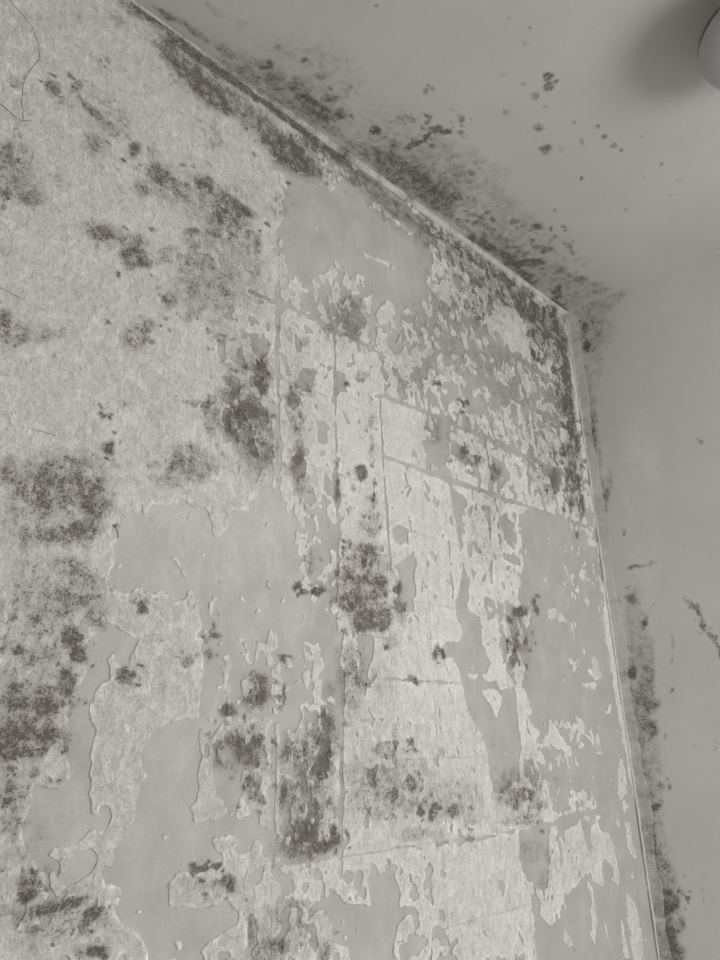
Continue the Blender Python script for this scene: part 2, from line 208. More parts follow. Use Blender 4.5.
WALL_MOULD = """-1614 2577 12 21 13 -15 50 0
-1711 2335 11 8 2 -16 75 8
-1673 2369 10 8 1 -13 75 8
-1693 2318 8 6 1 -10 45 3
-1641 2450 12 -3 -3 -8 55 0
-1624 2467 7 6 1 -9 55 0
-1782 2410 6 5 1 -8 30 0
-1692 2528 17 -3 -4 -13 35 0
-1767 2305 11 9 2 -12 45 3
-1644 2336 24 -11 -6 -14 60 3
-1616 2323 15 -4 -6 -14 65 2
-1629 2269 17 -12 -12 -22 60 2
-1559 2307 13 9 1 -15 85 8
-1537 2234 17 10 2 -19 60 0
-1524 2319 16 10 1 -13 40 0
-1470 2573 77 -8 -10 -25 70 6
-1422 2557 67 -11 -18 -41 78 7
-1503 2562 24 -4 -7 -18 60 5
-1373 2540 27 -5 -7 -16 80 6
-1553 2645 43 -3 -9 -25 90 4
-1393 2442 18 13 1 -25 45 0
-1399 2476 9 7 1 -25 40 0
-1756 2163 19 13 3 -25 65 5
-1737 2156 14 9 3 -22 45 4
-1718 2104 20 12 2 -18 70 3
-1754 2088 14 8 2 -14 65 3
-1681 2164 6 4 1 -8 50 3
-1505 2283 23 -7 -11 -25 75 6
-1462 2274 23 -7 -10 -20 65 8
-1410 2318 21 -6 -13 -27 78 9
-1362 2287 43 -6 -15 -32 65 4
-1383 2239 27 15 2 -37 55 3
-1603 2102 29 4 -3 -17 75 8
-1550 2115 25 13 1 -16 65 5
-1435 2185 17 9 1 -17 45 0
-1332 2314 39 -8 -7 -14 85 10
-1349 2270 46 26 1 -35 60 5
-1429 2193 13 7 1 -15 65 0
-1283 2246 15 8 1 -22 65 0
-1348 2235 9 5 0 -9 65 0
-1301 2265 10 5 0 -10 65 0
-1204 2536 77 -8 -24 -47 85 2
-1255 2558 42 -7 -14 -27 70 2
-1133 2537 33 -5 -16 -28 55 1
-1380 2183 66 34 3 -56 42 0
-1411 2140 42 21 2 -30 45 0
-1279 2188 10 5 0 -19 55 0
-1316 2363 41 -4 -16 -35 35 0
-1225 2379 29 -7 -27 -48 35 0
-1542 2082 25 13 2 -23 80 5
-1519 2085 15 7 1 -12 75 5
-1467 2029 13 6 1 -18 75 0
-1433 2011 8 3 1 -10 65 0
-1525 1935 24 10 2 -26 65 9
-1504 1963 9 4 1 -17 75 9
-1710 1863 30 12 3 -22 55 8
-1730 1880 13 6 2 -16 75 8
-1675 1877 21 9 2 -16 50 4
-1645 1893 12 5 1 -10 45 0
-1570 1779 6 2 1 -7 85 5
-1532 1808 5 2 0 -5 60 5
-1552 1729 11 3 1 -11 90 3
-1543 1709 5 1 1 -10 50 3
-1385 1850 10 3 1 -15 75 0
-1415 1850 19 6 0 -7 55 0
-1420 2096 52 25 3 -52 42 0
-1473 2124 27 14 1 -21 50 0
-1365 2100 44 20 2 -54 50 0
-1361 1999 15 6 1 -12 60 0
-1323 1886 43 14 2 -50 50 2
-1296 1870 31 10 1 -20 88 9
-1330 1894 17 6 1 -16 65 5
-1264 1960 24 8 1 -42 82 10
-1281 1973 23 9 1 -21 55 9
-1310 1834 35 10 1 -31 60 2
-1349 1838 17 5 1 -15 55 0
-1372 1824 12 4 1 -30 55 0
-1419 1753 26 7 1 -21 65 0
-1427 1730 26 7 1 -17 60 0
-1448 1702 22 5 1 -17 50 0
-1398 1723 23 6 1 -18 60 0
-1276 1805 40 11 1 -27 60 1
-1612 1655 65 15 5 -48 66 6
-1653 1638 30 7 4 -36 66 6
-1689 1655 12 3 3 -23 65 9
-1565 1642 24 5 3 -30 74 5
-1591 1692 15 4 2 -15 60 3
-1611 1581 49 9 2 -14 66 6
-1658 1568 6 3 7 -18 65 10
-1576 1595 27 5 2 -15 70 5
-1592 1540 26 4 1 -13 60 6
-1567 1508 29 4 3 -31 58 3
-1601 1490 34 4 3 -25 58 3
-1549 1475 18 2 2 -20 60 3
-1581 1440 17 1 2 -16 85 8
-1600 1423 11 1 1 -10 70 6
-1567 1418 11 1 2 -16 85 9
-1579 1382 12 0 2 -21 85 8
-1600 1371 24 1 1 -10 70 6
-1646 1420 13 1 1 -6 65 4
-1645 1370 12 0 2 -12 65 3
-1631 1460 10 1 1 -10 65 5
-1628 1414 8 0 1 -10 60 2
-1618 1352 46 1 1 -10 70 6
-1641 1333 31 0 1 -10 60 6
-1604 1346 18 0 1 -7 90 9
-1632 1316 47 0 1 -11 92 10
-1599 1311 16 0 2 -17 70 8
-1642 1298 22 0 2 -12 85 9
-1617 1295 25 -1 1 -7 80 9
-1644 1269 12 0 1 -9 55 4
-1637 1254 7 0 1 -9 90 5
-1639 1236 7 0 1 -6 100 7
-1611 1269 8 0 1 -6 60 4
-1574 1259 7 0 1 -6 65 3
-1631 1215 19 -2 2 -16 50 2
-1600 1140 15 -2 2 -15 75 10
-1603 1133 10 -1 1 -9 85 10
-1594 1157 7 -1 1 -4 85 9
-1545 1117 22 2 2 -6 90 3
-1577 1115 24 1 2 -6 65 3
-1600 1111 22 -3 1 -6 50 2
-1517 1097 13 3 5 -9 80 4
-1507 1101 7 -1 0 -5 85 5
-1524 1088 7 -1 1 -7 75 4
-1590 1094 12 -2 1 -5 80 5
-1569 1086 10 -2 1 -4 65 5
-1501 1057 15 -3 1 -10 100 8
-1553 1096 5 -1 0 -4 60 2
-1527 1062 8 -1 1 -11 50 3
-1663 1457 3 0 -3 -28 65 2
-1656 1524 3 0 -1 -14 55 2
-1641 1519 3 0 -1 -16 55 2
-1666 1421 3 -1 -3 -25 55 3
-1643 1485 3 0 -2 -18 50 2
-1623 1508 4 0 -2 -19 40 2
-1634 1433 65 5 14 -116 30 4
-1632 1206 48 -4 6 -44 25 2
-1596 1127 73 -10 8 -65 22 3
-1177 1807 20 5 0 -41 65 10
-1164 1766 15 4 0 -24 55 4
-1162 1555 9 1 0 -7 95 6
-1126 1561 20 2 0 -7 90 9
-1145 1617 15 2 0 -28 50 2
-1185 1942 23 8 0 -26 60 6
-1177 1891 20 6 0 -30 60 4
-1196 2073 16 6 0 -18 45 0
-1156 2073 16 6 0 -12 50 0
-1480 1491 10 1 1 -10 100 10
-1497 1393 15 1 1 -12 80 4
-1483 1395 6 0 1 -7 85 8
-1350 1465 8 1 0 -6 75 3
-1356 1432 7 0 1 -12 60 3
-1393 1420 11 1 1 -9 75 7
-1264 1397 24 1 0 -14 65 7
-1263 1372 26 1 0 -19 82 6
-1317 1348 15 0 0 -10 85 4
-1207 1375 5 0 0 -13 85 3
-1201 1433 6 0 0 -7 90 2
-1292 1298 38 -1 1 -15 66 5
-1259 1306 16 0 0 -11 80 5
-1302 1313 15 0 0 -9 65 4
-1272 1275 27 -1 0 -12 60 4
-1435 1382 8 0 1 -11 40 3
-1496 1487 38 4 2 -20 20 9
-1267 1236 17 -1 1 -23 72 6
-1247 1216 10 -1 0 -9 75 5
-1356 1135 15 -2 0 -6 90 6
-1334 1136 12 -1 0 -5 95 4
-1307 1106 19 -2 0 -12 90 2
-1330 1109 17 -2 0 -6 55 1
-1372 1114 23 -3 1 -9 35 0
-1148 1225 44 -2 0 -54 55 2
-1205 1228 10 -1 0 -27 65 2
-1159 1166 30 -3 0 -18 72 6
-1131 1138 31 -3 0 -10 85 9
-1180 1288 35 -1 0 -22 55 2
-1228 1010 30 -5 0 -18 65 2
-1265 1042 7 -1 1 -26 55 2
-1189 1016 24 -4 0 -19 50 2
-1169 1054 29 -4 0 -14 40 1
-1124 1311 28 0 0 -23 60 2
-1007 1825 18 4 -1 -20 75 2
-1073 1770 8 2 -1 -30 70 3
-1044 1663 7 1 0 -12 85 2
-971 1771 12 3 -1 -22 60 6
-997 1650 37 6 -1 -27 75 9
-1056 1605 24 3 -1 -18 80 10
-1003 1579 67 8 -2 -48 66 7
-959 1605 21 3 -1 -16 90 9
-1044 1558 37 4 -1 -15 80 8
-982 1715 35 7 -1 -30 55 3
-906 1595 12 2 -1 -17 80 6
-639 1969 19 1 -16 -27 70 1
-595 1959 43 11 -3 -20 60 1
-971 1893 8 2 -1 -28 65 8
-968 1950 8 2 -1 -19 55 7
-1005 1520 38 4 -1 -27 90 7
-1050 1544 26 3 0 -15 80 8
-957 1525 29 3 -2 -28 80 7
-903 1550 24 3 -2 -25 55 5
-1048 1433 21 1 -1 -36 60 6
-1031 1407 10 0 -1 -14 80 6
-1043 1371 20 0 -1 -25 50 6
-796 1471 13 1 -1 -14 90 2
-876 1417 12 1 0 -6 80 2
-937 1292 11 0 0 -7 80 2
-892 1290 9 0 0 -5 85 2
-963 1284 38 -1 -1 -17 55 2
-1113 1311 19 0 -1 -49 60 2
-1101 1283 14 0 0 -8 75 2
-936 1487 23 2 -1 -20 45 5
-975 1409 28 1 -2 -37 35 4
-1104 1387 14 0 0 -17 40 5
-948 1206 13 -1 -1 -12 90 2
-873 1177 10 -1 -1 -10 90 2
-900 1221 23 -1 -1 -17 70 2
-838 1171 18 -1 -2 -17 85 2
-774 1169 25 -2 -2 -14 80 2
-981 1200 83 -5 -2 -33 50 2
-991 1242 83 -3 -1 -23 50 2
-721 1147 29 -2 -2 -13 50 2
-890 1135 50 -4 -1 -13 50 2
-1093 1148 11 -1 0 -12 100 10
-1120 1133 20 -2 0 -6 95 9
-1118 991 17 -3 0 -16 65 2
-1120 1255 18 -1 0 -32 60 2
-827 1129 21 -2 -1 -12 50 2
-726 1114 16 -1 -1 -7 70 1
-919 1319 171 -1 -5 -72 20 3
-101 2055 31 8 -10 -41 85 4
-86 2020 31 7 -9 -34 90 9
-129 1985 36 8 -16 -66 65 2
-75 1950 22 5 -12 -46 80 3
-47 2151 26 7 -9 -36 85 2
-127 2113 31 8 -7 -31 70 2
-210 1997 34 8 -10 -45 60 2
-260 1961 25 13 9 -8 75 1
-252 1927 27 6 -3 -16 50 1
-516 1946 36 9 -4 -29 60 5
-462 1592 36 4 -3 -15 80 3
-504 1497 34 2 -7 -42 60 7
-498 1509 17 1 -3 -14 85 6
-453 1525 18 1 -3 -15 70 4
-394 1622 9 1 -2 -10 90 2
-582 1185 52 -3 -4 -24 55 8
-557 1174 30 -2 -4 -24 60 7
-505 1181 32 -2 -4 -20 65 5
-469 1158 16 -1 -3 -16 65 3
-523 1131 54 -4 -2 -12 60 3
-518 1072 54 -5 -4 -23 35 2
-487 1232 24 -1 -6 -29 40 6
-472 1009 31 -4 -4 -19 40 4
-450 1055 12 -1 -4 -19 40 8
-1092 2623 55 -4 -14 -26 70 2
-1011 2594 58 -5 -15 -26 50 1
-869 2587 106 2 -21 -36 50 1
-710 2597 56 1 -19 -30 55 1
-600 2606 96 0 -22 -31 62 1
-474 2605 80 0 -21 -27 70 1
-369 2601 55 -6 -25 -28 80 1
-286 2557 41 25 11 -40 95 2
-215 2552 50 22 -9 -48 95 2
-229 2623 42 0 -25 -30 80 2
-176 2518 32 13 -8 -40 75 2
-117 2599 60 26 -7 -33 80 2
-87 2544 54 22 -13 -58 75 2
-56 2494 41 16 -13 -57 85 2
-59 2401 33 12 -15 -63 95 2
-65 2300 33 11 -16 -68 95 2
-68 2213 32 10 -13 -51 85 2
-152 2438 51 20 -10 -47 55 1
-245 2398 18 7 -3 -15 90 1
-398 2517 76 35 -6 -37 50 1
-498 2505 102 47 -7 -50 50 1
-517 2430 40 17 -7 -48 55 1
-587 2529 57 28 -4 -35 45 1
-645 2405 90 41 -7 -66 38 1
-780 2257 118 49 -6 -74 30 1
-482 2285 99 37 -10 -66 35 1
-148 2272 75 25 -16 -73 40 1
-1023 2202 44 19 -1 -42 50 3
-1025 2155 31 13 -1 -26 55 2
-998 2049 19 7 -1 -15 65 1
-724 2124 10 3 -1 -6 95 2
-626 2101 9 3 -1 -9 95 2
-759 1992 46 13 -4 -43 40 1
-1053 2220 25 11 -1 -37 40 1
-1073 2003 12 4 -1 -28 35 1
-1417 2055 25 11 2 -37 50 1
-1585 2636 37 -3 -9 -27 62 3
-1502 2606 39 -3 -9 -25 66 4
-1450 2625 75 -6 -6 -16 98 3
-1338 2628 76 -1 -6 -14 100 2
-1214 2628 79 -3 -7 -14 100 2
-1076 2621 78 -1 -8 -15 75 1
-958 2618 74 -1 -7 -12 60 1
-1356 2574 44 -4 -17 -39 62 5
-1296 2563 46 -5 -22 -46 65 3
-1436 2590 55 -9 -24 -57 55 5
-1169 2565 56 -5 -29 -56 62 2
-1392 2281 93 -15 -27 -58 46 4
-1364 2179 90 13 -23 -85 46 1
-1297 2132 52 24 2 -59 40 1
-1398 2096 69 7 -14 -51 42 1
-1493 2256 43 -10 -13 -29 50 4
-1608 2340 39 -11 -20 -49 38 2
-1655 2351 37 -10 -16 -43 30 2
-1751 2147 31 20 6 -43 52 4
-1737 2108 34 20 4 -28 50 3
-1571 2107 59 15 -3 -25 50 6
-1302 1923 54 19 3 -90 50 4
-1293 1855 58 18 1 -48 60 5
-1269 1803 45 12 1 -51 52 2
-1409 1743 53 14 2 -32 48 1
-1622 1615 81 17 7 -58 45 5
-1608 1489 66 8 6 -54 44 4
-1617 1396 57 3 5 -43 46 4
-1626 1315 55 0 4 -31 60 8
-1638 1357 43 1 3 -24 55 5
-1632 1240 22 -1 6 -45 42 3
-1577 1119 60 3 9 -24 35 3
-1516 1082 30 -5 3 -27 40 4
-1152 1225 57 -3 0 -92 52 3
-1173 1145 50 -5 0 -23 60 5
-1113 1303 33 0 -1 -59 50 2
-1199 1031 67 -11 0 -35 42 2
-1292 1291 65 -1 1 -32 50 5
-999 1589 84 11 -4 -92 55 6
-1044 1406 41 2 -2 -64 45 5
-1169 1937 41 14 0 -109 38 4
-1039 2175 86 37 -2 -67 42 2
-534 2582 136 -4 -47 -62 55 1
-365 2560 92 -3 -53 -65 60 1
-153 2517 103 6 -87 -105 62 1
-86 2363 59 21 -45 -193 58 1
-88 2058 56 14 -38 -151 56 3
-831 2577 124 -4 -35 -56 42 1
-670 2569 103 -3 -41 -59 45 1
-482 2446 114 -8 -75 -92 42 1
-242 2020 90 22 -25 -116 42 1
-661 2261 143 -3 -74 -106 32 1
-365 2265 113 -2 -83 -102 36 1
-939 1223 120 -6 -4 -58 42 2
-781 1187 106 -7 -4 -40 42 2
-527 1192 101 -5 -10 -52 45 4
-474 1523 61 5 -18 -97 40 4
-1358 2028 26 11 1 -25 40 1
-1519 2622 35 -5 -12 -31 40 3
-1732 1634 29 7 5 -35 60 6
-1715 1477 23 3 5 -37 50 4
-1686 1316 30 0 3 -23 70 8
-1769 1847 32 13 3 -24 55 6
-1797 2118 28 18 4 -28 55 4
-1866 2232 22 -8 -6 -20 50 3
-1779 1707 16 5 3 -17 50 3
-1509 1022 26 -5 2 -17 60 4
-1227 947 44 -9 0 -27 55 3
-1108 935 30 -6 -1 -26 55 2
-1583 1022 31 -7 2 -16 50 4
-1686 1200 26 -2 4 -26 45 3
-503 2469 206 10 -106 -151 40 1
-334 2291 158 21 -99 -158 40 1
-587 2015 143 6 -48 -81 36 2
-699 2291 140 -1 -71 -106 36 1
-238 2114 126 36 -35 -168 42 1
-827 2128 92 -6 -49 -73 40 1
-554 1810 112 22 -20 -133 36 1
-1655 2567 3 -6 -3 -5 51 0
-1608 2617 3 -5 -3 -5 49 0
-1611 2620 5 2 -1 -5 46 0
-1727 2335 3 0 -1 -3 83 5
-1712 2364 6 2 -1 -5 72 5
-1697 2327 6 1 -1 -6 58 5
-1649 2391 2 -4 -2 -3 69 5
-1683 2383 5 -3 -3 -6 84 5
-1660 2394 4 1 -1 -4 55 5
-1679 2320 5 3 0 -4 44 2
-1699 2296 5 -1 -2 -5 37 2
-1711 2302 2 -3 -2 -2 30 2
-1634 2469 2 -2 -2 -3 46 0
-1655 2459 3 1 0 -3 62 0
-1638 2431 4 -6 -4 -5 46 0
-1631 2445 6 3 -1 -6 56 0
-1621 2492 2 -3 -2 -3 39 0
-1631 2444 6 0 -2 -6 61 0
-1788 2295 4 1 0 -3 32 2
-1749 2296 6 2 -1 -6 31 2
-1743 2326 4 1 -1 -4 43 2
-1610 2351 5 2 0 -4 66 2
-1601 2309 7 2 -1 -6 61 2
-1594 2324 6 2 -1 -5 52 2
-1606 2289 4 -1 -1 -4 74 1
-1580 2347 4 -1 -2 -4 66 1
-1643 2327 5 1 -1 -4 55 1
-1584 2244 5 -2 -2 -5 50 1
-1613 2231 4 -5 -3 -4 50 1
-1592 2315 4 -3 -3 -5 62 1
-1576 2269 4 -1 -2 -4 88 5
-1570 2327 5 -3 -3 -6 80 5
-1531 2324 3 -2 -2 -4 75 5
-1525 2282 6 0 -2 -6 58 0
-1544 2278 3 -3 -3 -3 65 0
-1557 2269 6 -2 -3 -6 55 0
-1424 2534 8 -1 -3 -8 70 4
-1481 2633 3 -3 -2 -4 66 4
-1516 2611 4 -4 -3 -6 68 4
-1414 2622 4 0 -2 -4 76 4
-1432 2465 7 3 -1 -6 69 4
-1434 2493 4 0 -1 -4 59 4
-1501 2534 5 0 -2 -5 57 3
-1532 2585 8 5 0 -7 51 3
-1525 2530 2 -3 -2 -3 51 3
-1318 2522 4 -1 -2 -4 66 4
-1423 2570 7 0 -3 -7 84 4
-1394 2569 4 -1 -2 -4 75 4
-1490 2650 6 1 -2 -6 90 2
-1493 2641 5 -2 -3 -6 66 2
-1402 2373 3 -5 -3 -4 49 0
-1421 2448 7 -2 -3 -7 39 0
-1410 2371 6 1 -2 -5 40 0
-1720 2145 4 0 -1 -4 67 3
-1747 2207 4 0 -1 -4 72 3
-1755 2213 3 1 0 -3 74 3
-1739 2106 3 -2 -2 -3 43 2
-1743 2192 5 0 -1 -5 41 2
-1746 2114 4 -1 -1 -4 38 2
-1724 2142 3 0 0 -2 62 2
-1676 2153 5 2 0 -4 72 2
-1753 2065 4 -3 -2 -4 63 2
-1733 2116 2 -3 -2 -3 49 2
-1759 2051 2 -2 -1 -2 65 2
-1774 2065 3 -4 -2 -3 48 2
-1693 2154 4 0 -1 -4 37 2
-1694 2165 3 0 0 -3 53 2
-1679 2183 2 -2 -1 -2 56 2
-1452 2268 2 -3 -2 -3 58 4
-1517 2344 7 2 -1 -5 60 4
-1462 2294 6 -1 -2 -5 56 4
-1478 2304 4 0 -1 -3 45 5
-1423 2246 4 -5 -4 -5 47 5
-1508 2270 5 -1 -2 -5 72 5
-1447 2296 7 2 -1 -5 75 5
-1460 2335 5 -2 -3 -5 62 5
-1438 2343 6 -2 -3 -6 57 5
-1382 2226 7 1 -1 -6 65 2
-1381 2334 8 2 -1 -6 47 2
-1409 2326 7 -2 -3 -6 53 2
-1374 2300 8 3 -1 -6 41 2
-1324 2298 5 1 -1 -4 62 2
-1417 2293 3 -2 -2 -3 46 2
-1604 2072 5 -1 -1 -4 64 5
-1562 2077 4 -4 -3 -4 65 5
-1560 2136 4 -2 -2 -4 76 5
-1580 2083 3 0 -1 -2 44 3
-1512 2157 7 2 0 -5 58 3
-1509 2161 4 -1 -2 -4 46 3
-1418 2169 5 -1 -2 -4 49 0
-1417 2169 5 1 -1 -4 36 0
-1430 2152 2 -3 -2 -2 38 0
-1259 2310 7 -1 -3 -6 90 6
-1278 2280 4 -3 -3 -4 86 6
-1307 2286 4 1 -1 -3 60 6
-1414 2196 5 0 -2 -4 53 3
-1367 2183 7 1 -1 -5 47 3
-1397 2309 6 -1 -2 -6 68 3
-1409 2203 7 -1 -3 -6 45 0
-1461 2188 5 0 -2 -5 46 0
-1400 2192 3 -5 -4 -4 45 0
-1281 2213 7 2 -1 -4 51 0
-1305 2212 5 1 -1 -3 73 0
-1269 2212 5 -2 -3 -4 46 0
-1353 2218 3 -5 -4 -4 62 0
-1338 2253 3 -1 -2 -3 58 0
-1364 2234 5 -4 -4 -5 71 0
-1307 2244 8 1 -2 -6 47 0
-1306 2248 5 -5 -5 -5 53 0
-1290 2260 6 2 -1 -4 56 0
-1266 2568 3 -2 -3 -4 58 1
-1203 2451 7 2 -1 -5 74 1
-1296 2466 4 -5 -4 -5 83 1
-1219 2616 4 -4 -4 -6 68 1
-1174 2560 9 2 -3 -7 74 1
-1320 2537 5 2 -1 -4 55 1
-1134 2586 3 -3 -3 -4 51 1
-1087 2521 6 0 -2 -5 59 1
-1053 2545 6 0 -3 -5 46 1
-1439 2086 4 -4 -3 -4 45 0
-1343 2141 3 -2 -2 -3 39 0
-1340 2197 4 0 -1 -3 49 0
-1297 2170 4 -4 -3 -4 61 0
-1303 2185 7 2 -1 -5 58 0
-1292 2167 10 3 -1 -6 52 0
-1599 2047 4 0 -1 -3 64 3
-1522 2043 3 -3 -2 -3 62 3
-1565 2037 4 -5 -4 -4 85 3
-1541 2090 2 -3 -2 -2 67 3
-1495 2093 3 -2 -2 -2 82 3
-1506 2064 3 -2 -2 -3 81 3
-1491 2048 5 1 0 -3 68 0
-1487 2035 5 -1 -1 -4 51 0
-1474 1993 4 -3 -3 -3 64 0
-1414 2021 5 -4 -4 -5 64 0
-1452 2008 4 -2 -2 -3 64 0
-1447 2007 4 1 0 -3 54 0
-1576 1943 5 -1 -1 -4 72 5
-1529 1874 2 -2 -2 -2 64 5
-1467 1976 4 -4 -3 -3 66 5
-1517 1976 3 -4 -3 -3 58 5
-1485 1976 5 1 0 -3 64 5
-1493 1933 4 -5 -4 -3 72 5
-1742 1826 4 -2 -2 -3 55 5
-1743 1820 3 -1 -1 -2 44 5
-1751 1875 2 -2 -1 -2 57 5
-1723 1857 3 -3 -2 -2 81 5
-1738 1909 3 -2 -1 -3 82 5
-1734 1850 2 -4 -2 -2 57 5
-1640 1886 4 -2 -2 -3 38 2
-1654 1851 3 -3 -2 -3 51 2
-1632 1881 3 -5 -3 -3 41 2
-1632 1918 6 0 -1 -4 45 0
-1634 1916 3 0 0 -2 33 0
-1627 1891 5 0 0 -4 46 0
-1572 1795 4 -4 -3 -3 90 3
-1556 1787 6 0 -1 -4 61 3
-1559 1778 4 -2 -1 -3 84 3
-1533 1816 4 -2 -2 -3 51 3
-1523 1804 3 -3 -2 -2 54 3
-1520 1815 2 -2 -2 -2 60 3
-1555 1710 4 -1 -1 -3 90 2
-1534 1745 3 -2 -1 -2 90 2
-1548 1755 4 -1 -1 -3 90 2
-1551 1708 4 -1 -1 -3 49 2
-1535 1703 3 -1 -1 -2 57 2
-1552 1711 6 0 -1 -4 42 2
-1381 1873 6 -2 -2 -4 50 0
-1384 1820 4 -2 -2 -3 52 0
-1378 1814 5 -2 -2 -3 53 0
-1423 1829 5 -3 -2 -4 38 0
-1450 1828 4 -2 -2 -3 60 0
-1442 1854 4 0 0 -2 57 0
-1527 2070 3 -5 -4 -4 42 0
-1407 2158 8 1 -1 -6 52 0
-1531 2069 7 0 -1 -5 43 0
-1370 2025 4 -3 -2 -3 36 0
-1332 2047 4 -1 -1 -3 55 0
-1315 2181 2 -3 -2 -2 56 0
-1381 2003 2 -4 -3 -2 67 0
-1335 2005 6 0 -2 -4 61 0
-1384 1969 4 -2 -2 -3 68 0
-1344 1946 3 -2 -2 -2 42 1
-1364 1820 3 -5 -4 -2 39 1
-1387 1898 4 -4 -3 -3 36 1
-1364 1844 2 -2 -2 -2 76 5
-1361 1851 7 1 -1 -5 79 5
-1236 1880 6 1 -1 -4 71 5
-1365 1871 7 -2 -3 -5 60 3
-1342 1929 3 -6 -5 -4 53 3
-1307 1866 4 -1 -2 -2 66 3
-1308 1959 8 -1 -2 -5 76 6
-1246 2030 5 -2 -2 -4 77 6
-1251 1893 4 0 -1 -3 68 6
-1242 1944 5 0 -2 -3 57 5
-1284 2010 6 -4 -4 -5 47 5
-1309 1990 3 -4 -3 -3 48 5
-1263 1882 5 1 -1 -3 61 1
-1359 1837 2 -3 -2 -2 54 1
-1273 1881 7 0 -1 -4 60 1
-1378 1851 2 -3 -3 -2 39 0
-1314 1835 4 0 -1 -3 49 0
-1375 1861 7 1 -1 -4 53 0
-1363 1869 7 -1 -2 -4 44 0
-1343 1832 3 -4 -3 -3 49 0
-1358 1784 2 -4 -3 -2 42 0
-1375 1743 3 -1 -1 -2 62 0
-1447 1775 3 -2 -1 -2 64 0
-1470 1725 7 0 -1 -4 51 0
-1480 1715 5 -3 -3 -4 59 0
-1478 1697 6 -2 -2 -4 43 0
-1428 1696 7 -1 -2 -4 58 0
-1484 1727 2 -2 -2 -2 41 0
-1408 1688 5 -3 -3 -4 34 0
-1406 1718 4 -4 -3 -3 39 0
-1432 1697 4 0 0 -2 60 0
-1443 1689 3 -1 -1 -2 45 0
-1346 1751 6 -3 -3 -4 43 0
-1334 1766 3 -2 -2 -2 48 1
-1209 1787 4 -6 -5 -3 53 1
-1208 1789 4 -2 -2 -2 42 1
-1562 1670 4 -1 -1 -3 61 4
-1563 1673 3 -2 -1 -2 73 4
-1649 1619 5 -2 -1 -3 69 4
-1698 1638 1 -2 -1 -1 58 4
-1692 1610 3 -2 -1 -2 53 4
-1661 1687 3 -3 -2 -2 63 4
-1672 1629 3 -3 -2 -2 46 5
-1670 1660 3 0 0 -2 57 5
-1715 1687 2 -2 -1 -2 46 5
-1605 1660 4 0 0 -3 75 3
-1528 1609 3 -2 -2 -2 72 3
-1615 1627 5 -2 -1 -4 61 3
-1575 1714 4 -2 -1 -3 68 2
-1565 1672 4 -4 -3 -3 40 2
-1565 1708 4 -4 -3 -3 52 2
-1569 1610 3 -3 -2 -2 60 4
-1640 1606 5 -1 -1 -3 59 4
-1562 1590 3 -4 -3 -2 45 4
-1673 1570 3 -1 0 -2 73 6
-1662 1596 4 -3 -2 -3 55 6
-1674 1589 3 0 0 -2 63 6
-1624 1600 4 -2 -1 -2 57 3
-1583 1622 3 -3 -2 -2 61 3
-1594 1613 2 -3 -2 -1 51 3
-1554 1539 5 -1 -1 -3 53 4
-1637 1524 3 -2 -1 -2 41 4
-1578 1572 3 -4 -2 -2 57 4
-1581 1554 5 0 0 -3 63 2
-1516 1518 3 -1 -1 -2 41 2
-1594 1469 3 0 0 -2 50 2
-1615 1447 4 -1 -1 -2 65 2
-1561 1519 3 -1 -1 -2 51 2
-1640 1466 2 -3 -2 -1 58 2
-1526 1512 3 -4 -3 -2 66 2
-1543 1513 4 -3 -2 -2 65 2
-1560 1512 3 -1 -1 -2 47 2
-1601 1473 3 -2 -1 -2 90 5
-1596 1420 4 -2 -1 -2 62 5
-1584 1416 3 -2 -1 -1 61 5
-1577 1423 3 -4 -3 -2 57 4
-1585 1432 3 0 0 -2 48 4
-1621 1436 2 -3 -2 -1 62 4
-1547 1437 4 -1 -1 -2 74 5
-1591 1403 3 -1 -1 -2 89 5
-1544 1405 2 -2 -1 -1 81 5
-1552 1356 4 -2 -1 -2 90 5
-1579 1420 5 -1 -1 -3 77 5
-1552 1360 4 -4 -2 -2 58 5
-1644 1371 4 -1 0 -2 56 4
-1635 1365 4 -2 -1 -2 56 4
-1562 1362 5 -2 -1 -3 50 4
-1662 1405 2 -1 -1 -1 50 2
-1658 1430 2 -2 -1 -1 53 2
-1657 1431 5 -1 0 -3 50 2
-1647 1348 4 -3 -2 -2 54 2
-1675 1370 3 -2 -1 -2 64 2
-1665 1385 3 -1 0 -2 57 2
-1619 1475 3 -2 -1 -2 61 3
-1619 1442 5 -1 0 -3 47 3
-1633 1486 3 0 0 -2 63 3
-1629 1392 2 -1 -1 -1 45 1
-1634 1394 2 -3 -2 -1 64 1
-1644 1430 2 -2 -1 -1 49 1
-1660 1360 4 -2 -1 -2 73 4
-1573 1356 2 -3 -2 -1 80 4
-1573 1343 4 -3 -2 -2 56 4
-1610 1316 5 -3 -1 -2 47 4
-1681 1344 3 -2 -1 -2 48 4
-1597 1330 4 -2 -1 -2 54 4
-1637 1353 3 -4 -2 -2 73 5
-1623 1332 1 -2 -1 -1 62 5
-1636 1345 4 -1 0 -2 69 5
-1589 1317 3 -2 -1 -1 63 6
-1589 1307 5 -2 -1 -3 72 6
-1588 1312 4 -4 -3 -2 90 6
-1584 1347 3 -1 0 -2 56 5
-1573 1299 4 -3 -2 -2 47 5
-1607 1273 3 -4 -2 -2 71 5
-1604 1310 3 -2 -1 -1 68 5
-1602 1292 4 -1 0 -2 60 5
-1638 1275 4 -3 -2 -2 90 5
-1621 1310 3 -2 -1 -2 65 5
-1658 1308 4 -2 -1 -2 59 5
-1573 1293 3 -1 0 -2 65 5
-1639 1253 3 -3 -2 -2 44 2
-1649 1285 5 -1 0 -3 52 2
-1655 1289 2 -3 -2 -1 53 2
-1643 1267 2 -2 -1 -1 83 3
-1622 1241 3 -2 -1 -1 82 3
-1632 1268 3 -3 -1 -1 88 3
-1642 1227 3 -3 -1 -1 90 4
